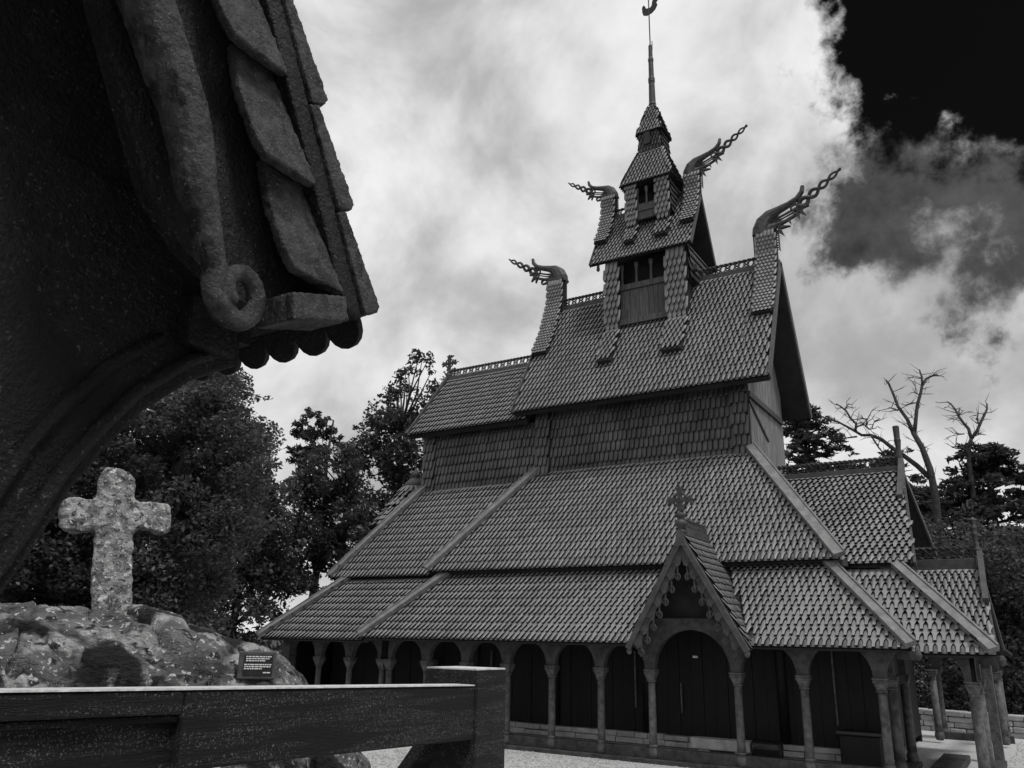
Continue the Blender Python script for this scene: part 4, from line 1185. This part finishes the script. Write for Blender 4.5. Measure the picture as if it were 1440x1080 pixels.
# raised rib that follows the brace
MB().tube([G(y - .035, z + .05, WX + .005) for y, z in arc[1:9]], .022, 6).build('brace_rib', 'gate_wood', gate, smooth=True)
MB().tube([G(y - .13, z + .10, WX + .005) for y, z in arc[2:9]], .02, 6).build('brace_rib', 'gate_wood', gate, smooth=True)
for k in range(9):                   # gable boards behind the moulding
    y0_ = -.45 + k * .24
    yy0, yy1 = y0_, y0_ + .235
    def zl_(y): return max(.95, 0)
    ztop = ridge[1] - abs((yy0 + yy1) / 2 - yk) * 1.9 - .05
    if ztop > 1.0: MB().box((WX - .06 - .01 * (k % 2), yy0, EYE.z + .93), (WX - .01, yy1, EYE.z + ztop)).build('gable_board', 'gate_wood', gate)
MB().box((WX - .12, -.1, gz0), (WX + .08, .18, EYE.z + 1.3)).build('post', 'gate_wood', gate, bevel=0.012)
MB().box((WX - 2.2, .75, gz0), (WX - 2.0, 1.02, EYE.z + 1.2)).build('post', 'gate_wood', gate, bevel=0.012)
MB().box((WX - 2.2, -.1, gz0), (WX - 2.0, .18, EYE.z + 1.2)).build('post', 'gate_wood', gate, bevel=0.012)
MB().box((WX - 2.4, 1.42, EYE.z + .84), (WX + .06, 1.60, EYE.z + 1.0)).build('eave_plate', 'gate_wood', gate, bevel=0.01)

wt = bpy.data.textures.new('worn_timber', 'CLOUDS'); wt.noise_scale = 0.02; wt.noise_depth = 4
for o in list(gate.children):
    if o.name.split('.')[0] in ('scale_panel', 'verge_plank', 'end_block', 'scroll_moulding', 'inner_moulding', 'barge_board'):
        zs_ = [EYE.z + 2.3 > v.co.z for v in o.data.vertices]
        if not any(zs_): continue
        for md in list(o.modifiers): o.modifiers.remove(md)
        rm = o.modifiers.new('remesh', 'REMESH'); rm.mode = 'VOXEL'; rm.voxel_size = 0.008; rm.use_smooth_shade = True
        dm = o.modifiers.new('worn', 'DISPLACE'); dm.texture = wt; dm.strength = 0.009; dm.mid_level = 0.5; dm.texture_coords = 'LOCAL'

# ------------------------------------------------------------------ rail and post in front
fence = thing('gate_rail', 'dark weathered timber rail with daylight painted along its top, ending at a square post', 'rail', (-1.55, 1.4, gz0))
RX = -1.5
def rail_z(y): return EYE.z - .103 - (y - .785) * (.035 / 1.42)
ya, ym, yb_ = -.2, 1.155, 2.205
def rail_piece(y0, y1, a, b, x0, x1, name, mt, bev=.004):
    MB().hexa([(x0, y0, rail_z(y0) + a), (x1, y0, rail_z(y0) + a), (x1, y1, rail_z(y1) + a), (x0, y1, rail_z(y1) + a)], [(x0, y0, rail_z(y0) + b), (x1, y0, rail_z(y0) + b), (x1, y1, rail_z(y1) + b), (x0, y1, rail_z(y1) + b)]).build(name, mt, fence, bevel=bev)
rail_piece(ya, yb_, -.150, 0.0, RX - .075, RX - .022, 'rail', 'rail_wood')
rail_piece(ya, ym - .002, -.045, -.002, RX - .022, RX, 'rail_edge', 'rail_wood')
rail_piece(ym, yb_, -.152, -.002, RX - .022, RX - .001, 'rail_face', 'rail_wood')
rail_piece(ya, ym - .004, -.060, -.0475, RX - .022, RX - .008, 'rail_lip', 'rail_wood')
rail_piece(ya, yb_ - .002, .0015, .005, RX - .077, RX + .001, 'rail_light_strip', 'rail_top_light', 0)  # thin pale sheet, light on the rail's upper side painted in
MB().box((RX - .20, 2.208, gz0 - .1), (RX + .003, 2.385, EYE.z - .092)).build('post', 'rail_wood', fence, bevel=0.008)
MB().box((RX - .195, 2.213, EYE.z - .0915), (RX - .002, 2.38, EYE.z - .087)).build('post_light_sheet', 'rail_top_light', fence)  # light on the post's upper side, painted as a pale sheet
MB().bar((RX - .10, 2.22, EYE.z - .22), (RX - .10, 1.55, EYE.z - .75), .05, .06, (0, -1, 1)).build('brace', 'rail_wood', fence, bevel=.006)
MB().box((RX - .17, -.25, gz0 - .1), (RX - .08, -.08, EYE.z - .1)).build('post', 'rail_wood', fence, bevel=.008)

# ------------------------------------------------------------------ trees
def leaf_mesh(P, size, flat, name, tone=(0.55, 1.5), elong=1.6):
    n = len(P)
    a = rng.normal(0, 1, (n, 3)); a[:, 2] *= (1 - flat); a /= np.linalg.norm(a, axis=1)[:, None]
    b = rng.normal(0, 1, (n, 3)); b[:, 2] *= (1 - flat); b -= a * (a * b).sum(1)[:, None]; b /= np.linalg.norm(b, axis=1)[:, None]
    s_ = size * rng.uniform(.6, 1.35, n)[:, None]
    c = np.cross(a, b) * s_ * .25
    X = np.stack([P - a * s_ * elong * .5, P - b * s_ * .42 + c, P + a * s_ * elong * .5, P + b * s_ * .42 + c], 1).reshape(-1, 3)
    q = np.arange(n * 4).reshape(-1, 4)
    return fast_mesh(name, X, q, np.repeat(rng.uniform(*tone, n), 4))
def clump_points(clumps, dens, flat=1.0):
    out = []
    for (c, r_) in clumps:
        r_ = np.asarray(r_, float) if hasattr(r_, '__len__') else np.array([r_] * 3, float)
        n = int(dens * r_[0] * r_[1] * r_[2] ** .6 * 4)
        d = rng.normal(0, 1, (n, 3)); d /= np.linalg.norm(d, axis=1)[:, None]
        rad = rng.random(n) ** .45
        out.append(np.asarray(c) + d * rad[:, None] * r_)
    return np.concatenate(out)
def foot(px, d):
    p = on_dist(px, 880, d); return np.array([p.x, p.y, float(ground_z(p.x, p.y))])
def tree(name, label, cat, base, trunk_path, trunk_r, limbs, P, size, flat, lm, bark='bark', group=None, elong=1.6):
    t = thing(name, label, cat, tuple(base), group)
    m = MB(); m.tube(trunk_path, trunk_r, 9); tr = m.build('trunk', bark, t, smooth=True)
    if limbs:
        m = MB()
        for pth, r_ in limbs: m.tube(pth, r_, 5)
        m.build('limbs', bark, t, smooth=True)
    if P is not None and len(P):
        link(leaf_mesh(P, size, flat, 'crown', elong=elong), 'crown', lm, t)
    return t
def px_clumps(lst, dist, spread=1.0, sub=0, subr=.4, depth=1.0):
    """(px, py, radius in photo pixels) -> crown clumps of real size at that tree's own distance"""
    out = []
    for (x, y, r_) in lst:
        d = dist + rng.uniform(-spread, spread)
        c = np.array(on_dist(x, y, d)); rr = r_ / FPX * math.hypot(d, c[2] - EYE.z)
        if sub:
            for k in range(sub):
                v = rng.normal(0, 1, 3); v /= np.linalg.norm(v)
                out.append((c + v * rr * .75 * np.array([1, 1, .9]), np.array([rr * subr] * 3) * rng.uniform(.7, 1.3)))
        else: out.append((c, np.array([rr, rr, rr])))
    return out
def limb_set(trunk, clumps, r0=.07, maxr=1.9):
    L_ = []
    tp = [np.asarray(p, float) for p in trunk]
    for c, r_ in clumps:
        c = np.asarray(c); 
        k = min(range(len(tp)), key=lambda i: abs(tp[i][2] - (c[2] - .25 * np.linalg.norm((c - tp[i])[:2]))))
        a = tp[k]
        if np.linalg.norm((c - a)[:2]) > maxr: continue
        mid = (a + c) / 2 + np.array([rng.normal(0, .15), rng.normal(0, .15), .1])
        L_.append(([a, mid, c], [r0, r0 * .6, r0 * .2]))
    return L_

# beech with drooping sprays behind the mound
D = 17.0
bs = foot(215, D)
tp = [bs, bs + (0.1, 0, 2.5), bs + (0.0, .1, 5), bs + (.2, 0, 6.4), bs + (.1, 0, 8)]
cl_ = []
for k in range(620):
    x = rng.uniform(-90, 385)
    ytop = np.interp(x, [-90, 60, 180, 280, 330, 385], [400, 385, 425, 500, 545, 640])
    y = rng.uniform(ytop, 900)
    if x > np.interp(y, [640, 760, 860], [385, 335, 285]): continue
    c = np.array(on_dist(x, y, D + rng.uniform(-2.6, 3.0)))
    cl_.append((c, np.array([.5, .5, .30]) * rng.uniform(.5, 1.3)))
twigs = []
for (x, y) in ((345, 540), (365, 556), (352, 580), (375, 604), (362, 630), (384, 650), (330, 530), (390, 684), (398, 712), (350, 660), (372, 735)):
    a = np.array(on_dist(x - 75, y - 14, D)); b = np.array(on_dist(x + 8, y + 4, D))
    twigs.append(([a, (a + b) / 2 + (0, 0, .06), b], [.03, .018, .006]))
    for f_ in np.linspace(.15, 1, 8): cl_.append((a + (b - a) * f_ + rng.normal(0, .05, 3), np.array([.2, .2, .09]) * rng.uniform(.6, 1.2)))
P = clump_points(cl_, 1000)
tree('beech_tree', 'broad beech tree with drooping leafy sprays behind the stone cross', 'tree', bs, tp, [.32, .28, .24, .18, .1], limb_set(tp, cl_[:500:10], .06, 3.0) + twigs, P, .056, .35, 'beech_leaf')

def broad(name, label, px, dist, blobs, dens, size, lm, sub=7, subr=.42, flat=.2, group=None, top=None, spread=1.2):
    bs = foot(px, dist)
    ys_ = [b_[1] for b_ in blobs]
    zt_ = on_dist(px, min(ys_) + 15, dist).z
    tp = [bs + (rng.normal(0, .12), rng.normal(0, .12), (zt_ - bs[2]) * t) for t in np.linspace(0, .80, 7)]
    cl = px_clumps(blobs, dist, spread, sub, subr)
    P = clump_points(cl, dens)
    return tree(name, label, 'tree', bs, tp, list(np.linspace(.26, .04, 7)), limb_set(tp, cl[::2], .07), P, size, flat, lm, group=group)
broad('oak_tree', 'tall oak with open leafy crown rising beside the chancel roof', 545, 36, [(592, 512, 24), (575, 535, 26), (625, 540, 26), (560, 560, 28), (540, 580, 26), (600, 570, 40), (520, 600, 22), (512, 625, 26), (560, 620, 34), (600, 640, 40), (535, 655, 34), (575, 680, 30), (545, 720, 26), (510, 690, 18), (560, 750, 28), (520, 770, 24), (642, 505, 8), (545, 610, 40), (590, 600, 45), (525, 640, 36), (575, 650, 40), (555, 690, 40), (530, 730, 40), (500, 760, 40), (610, 600, 40)], 150, .14, 'oak_leaf', sub=8, subr=.36)
broad('oak_tree', 'dark leafy oak standing between the beech and the tall oak', 470, 33, [(470, 640, 30), (440, 660, 30), (490, 660, 28), (420, 690, 28), (455, 700, 40), (495, 720, 30), (430, 740, 40), (470, 770, 40), (410, 790, 40), (450, 820, 40), (500, 800, 28), (480, 850, 30), (400, 840, 36), (465, 670, 40), (440, 710, 45), (480, 740, 45), (420, 770, 45), (490, 690, 36), (520, 740, 36)], 165, .13, 'oak_leaf', sub=9, subr=.38)
broad('leafy_shrub', 'low shrub beside the chancel end of the gallery', 345, 30, [(350, 902, 26), (388, 912, 22), (320, 900, 34), (370, 925, 24), (300, 905, 34), (395, 930, 18)], 190, .10, 'oak_leaf', sub=10, subr=.42)
# Scots pine top
D = 38.0
bs = foot(440, D)
zt_ = on_dist(440, 578, D).z
tp = [bs + (rng.normal(0, .06), rng.normal(0, .06), (zt_ - bs[2]) * t) for t in np.linspace(0, .97, 8)]
cl_ = []
for (x, y, r_) in ((438, 586, 10), (424, 594, 9), (455, 592, 10), (418, 604, 8), (440, 606, 15), (462, 606, 10), (428, 622, 15), (452, 622, 15), (414, 632, 8), (470, 630, 10), (436, 640, 18), (458, 645, 15), (420, 652, 12)):
    c = np.array(on_dist(x, y, D + rng.uniform(-.6, .6))); rr = r_ / FPX * D
    for k in range(5):
        v = rng.normal(0, .6, 3); cl_.append((c + v * rr, np.array([rr * .6, rr * .6, rr * .4])))
tree('pine_tree', 'slender pine whose tufted top rises above the oaks', 'tree', bs, tp, list(np.linspace(.25, .04, 8)), limb_set(tp, cl_[::4], .02, .9), clump_points(cl_, 260), .15, .1, 'needle', elong=2.4)
# shaded wood behind
broad('spruce_tree', 'dense dark tree filling the gap behind the mound', 330, 31, [(350, 720, 45), (385, 700, 40), (370, 780, 45), (400, 760, 40), (360, 830, 45), (395, 820, 40), (330, 700, 50), (280, 740, 60), (370, 740, 40), (320, 800, 60), (370, 800, 40), (260, 830, 60), (330, 850, 50), (230, 700, 60), (200, 780, 70)], 130, .12, 'oak_leaf', sub=10, subr=.42)
broad('leafy_shrub', 'dark undergrowth between the rock mound and the chancel gallery', 320, 21, [(230, 860, 40), (270, 865, 40), (300, 890, 30), (260, 910, 45), (210, 880, 50), (180, 860, 40)], 190, .09, 'beech_leaf', sub=10, subr=.42)
broad('leafy_tree', 'shadowy leafy tree standing behind the beech', 60, 24, [(60, 640, 70), (0, 700, 80), (120, 700, 70), (60, 780, 80), (0, 820, 60), (130, 820, 60), (-60, 760, 80), (160, 600, 60)], 95, .13, 'oak_leaf', sub=10, subr=.42)

# right hand side: layered conifers behind the west gables
def conifer(name, label, px, dist, ytop, width_px, seed, dens=260):
    bs = foot(px, dist)
    zt_ = on_dist(px, ytop, dist).z
    tp = [bs + (rng.normal(0, .08), rng.normal(0, .08), (zt_ - bs[2]) * t) for t in np.linspace(0, .98, 9)]
    cl = []
    wr = width_px / FPX * dist
    H_ = zt_ - bs[2]
    nl = 15
    limbs = []
    for i in range(nl):
        t = .12 + .86 * i / (nl - 1)
        rr = wr * (1 - t) ** .55 * rng.uniform(.75, 1.1) + .35
        m_ = int(7 + 5 * (1 - t))
        for k in range(m_):
            a = rng.uniform(0, 6.283)
            Lb = rr * rng.uniform(.65, 1.1)
            o_ = bs + (0, 0, H_ * t + rng.normal(0, .15))
            e_ = o_ + np.array([math.cos(a) * Lb, math.sin(a) * Lb, rng.uniform(-.1, .22) * Lb])
            limbs.append(([o_, (o_ + e_) / 2 + (0, 0, .1), e_], [.05, .035, .012]))
            for f_ in (.35, .5, .62, .74, .86, .98):
                cl.append((o_ + (e_ - o_) * f_ + rng.normal(0, .22, 3), np.array([.62, .62, .20]) * rng.uniform(.4, 1.1) * (.36 + .07 * wr)))
    P = clump_points(cl, dens)
    return tree(name, label, 'tree', bs, tp, list(np.linspace(.3, .05, 9)), limbs, P, .13, .35, 'needle', elong=2.4)
conifer('pine_tree', 'layered pine close behind the nave gable', 1160, 40, 578, 120, 1)
conifer('pine_tree', 'broad pine behind the forked dead tree', 1270, 42, 650, 110, 2)
conifer('pine_tree', 'wide flat branched pine beside the slim dead snag', 1425, 38, 632, 150, 3)
conifer('pine_tree', 'low pine between the two dead trees', 1345, 44, 690, 110, 4)
broad('leafy_tree', 'leafy tree over the low stone wall beyond the porch', 1400, 35, [(1420, 790, 50), (1370, 770, 45), (1330, 780, 45), (1390, 830, 50), (1440, 850, 50), (1420, 920, 50), (1340, 850, 40), (1470, 800, 60), (1300, 800, 40), (1460, 930, 50), (1300, 760, 30)], 190, .10, 'shrub_leaf', sub=10, subr=.42)
broad('leafy_shrub', 'tall shrub growing behind the west porch columns', 1300, 34, [(1300, 940, 40), (1340, 960, 40), (1270, 960, 40), (1380, 960, 40), (1320, 990, 36), (1430, 985, 44), (1370, 1000, 30), (1260, 1000, 30), (1220, 950, 40), (1400, 1010, 26)], 170, .09, 'shrub_leaf', sub=10, subr=.42)
# bare dead trees, limbs read from the photograph
def dead(name, label, dist, branches):
    b0 = branches[0][0]
    bs = foot(b0[0][0], dist)
    t = thing(name, label, 'dead tree', tuple(bs))
    first = True
    m = MB()
    for pxs, w0, w1 in branches:
        pth = []
        for i, (x, y) in enumerate(pxs):
            dd = dist + (0 if first else .25 * i * rng.choice([-1, 1]))
            pth.append(np.array(on_dist(x, y, dist + (0 if first else .18 * i))))
        if first: pth = [bs] + pth
        k = len(pth)
        rad = list(np.linspace(w0, w1, k) * .5 / FPX * dist * .88)
        mm = MB().tube(pth, rad, 7)
        for q_ in range(int(2.2 * len(pth)) if not first or len(branches) else 0):
            i_ = rng.integers(1 if not first else max(1, k - 3), k); a_ = pth[i_ - 1] + (pth[i_] - pth[i_ - 1]) * rng.random()
            v_ = unit(pth[i_] - pth[i_ - 1]) + rng.normal(0, .75, 3); v_[2] = abs(v_[2]) * .7; v_ = unit(v_) * rng.uniform(.25, .8)
            p1 = a_ + v_ * .5 + rng.normal(0, .06, 3); p2 = a_ + v_ + rng.normal(0, .12, 3)
            mm.tube([a_, p1, p2], [.018, .013, .005], 4)
            if rng.random() < .6: mm.tube([p1, p1 + unit(v_ + rng.normal(0, .3, 3)) * .3], [.013, .005], 4)
        mm.build('trunk' if first else 'branch', 'dead_bark', t, smooth=True); first = False
dead('dead_tree', 'bare dead tree with forked leafless limbs behind the upper west gable', 36, [
    ([(1322, 780), (1316, 700), (1308, 660), (1297, 630), (1284, 608)], 13, 7),
    ([(1284, 608), (1276, 590), (1263, 572), (1257, 556), (1250, 540), (1246, 535)], 6, 2.5),
    ([(1286, 610), (1288, 590), (1290, 570), (1295, 552), (1297, 540), (1303, 532), (1310, 529), (1318, 527)], 6, 2.2),
    ([(1297, 540), (1296, 530), (1293, 520)], 3.5, 2),
    ([(1263, 577), (1250, 573)], 2.5, 1.2), ([(1290, 566), (1274, 569)], 2, 1), ([(1293, 555), (1285, 552)], 2, 1),
    ([(1308, 672), (1290, 655), (1270, 640), (1255, 630), (1240, 618), (1225, 612), (1212, 612), (1195, 602), (1180, 594), (1160, 588)], 8, 2.5),
    ([(1203, 606), (1204, 596), (1196, 588), (1190, 578), (1183, 572), (1176, 568)], 4, 2), ([(1188, 575), (1194, 567)], 2, 1), ([(1205, 600), (1215, 597), (1222, 604), (1232, 602)], 2.5, 1.2), ([(1217, 600), (1220, 588)], 2, 1), ([(1226, 602), (1230, 592)], 2, 1), ([(1205, 614), (1190, 616), (1183, 610)], 3, 1.2), ([(1224, 611), (1236, 630), (1245, 640)], 3, 1.5),
    ([(1310, 700), (1290, 690), (1270, 672)], 5, 3)])
dead('dead_tree', 'slim bare snag with two raised arms against the sky', 37, [
    ([(1374, 740), (1368, 690), (1363, 650), (1361, 632), (1366, 617)], 7.5, 5),
    ([(1366, 617), (1362, 603), (1354, 594), (1348, 585), (1344, 577), (1337, 568), (1332, 565)], 5, 2),
    ([(1366, 617), (1374, 606), (1380, 592), (1385, 582), (1388, 575), (1388, 568)], 5, 2.2),
    ([(1377, 598), (1375, 592), (1373, 588)], 2.5, 1.5), ([(1360, 634), (1350, 627), (1339, 629)], 3, 1.5), ([(1356, 610), (1342, 612)], 2, 1), ([(1365, 642), (1378, 644)], 2, 1), ([(1348, 585), (1349, 582)], 2, 1)])
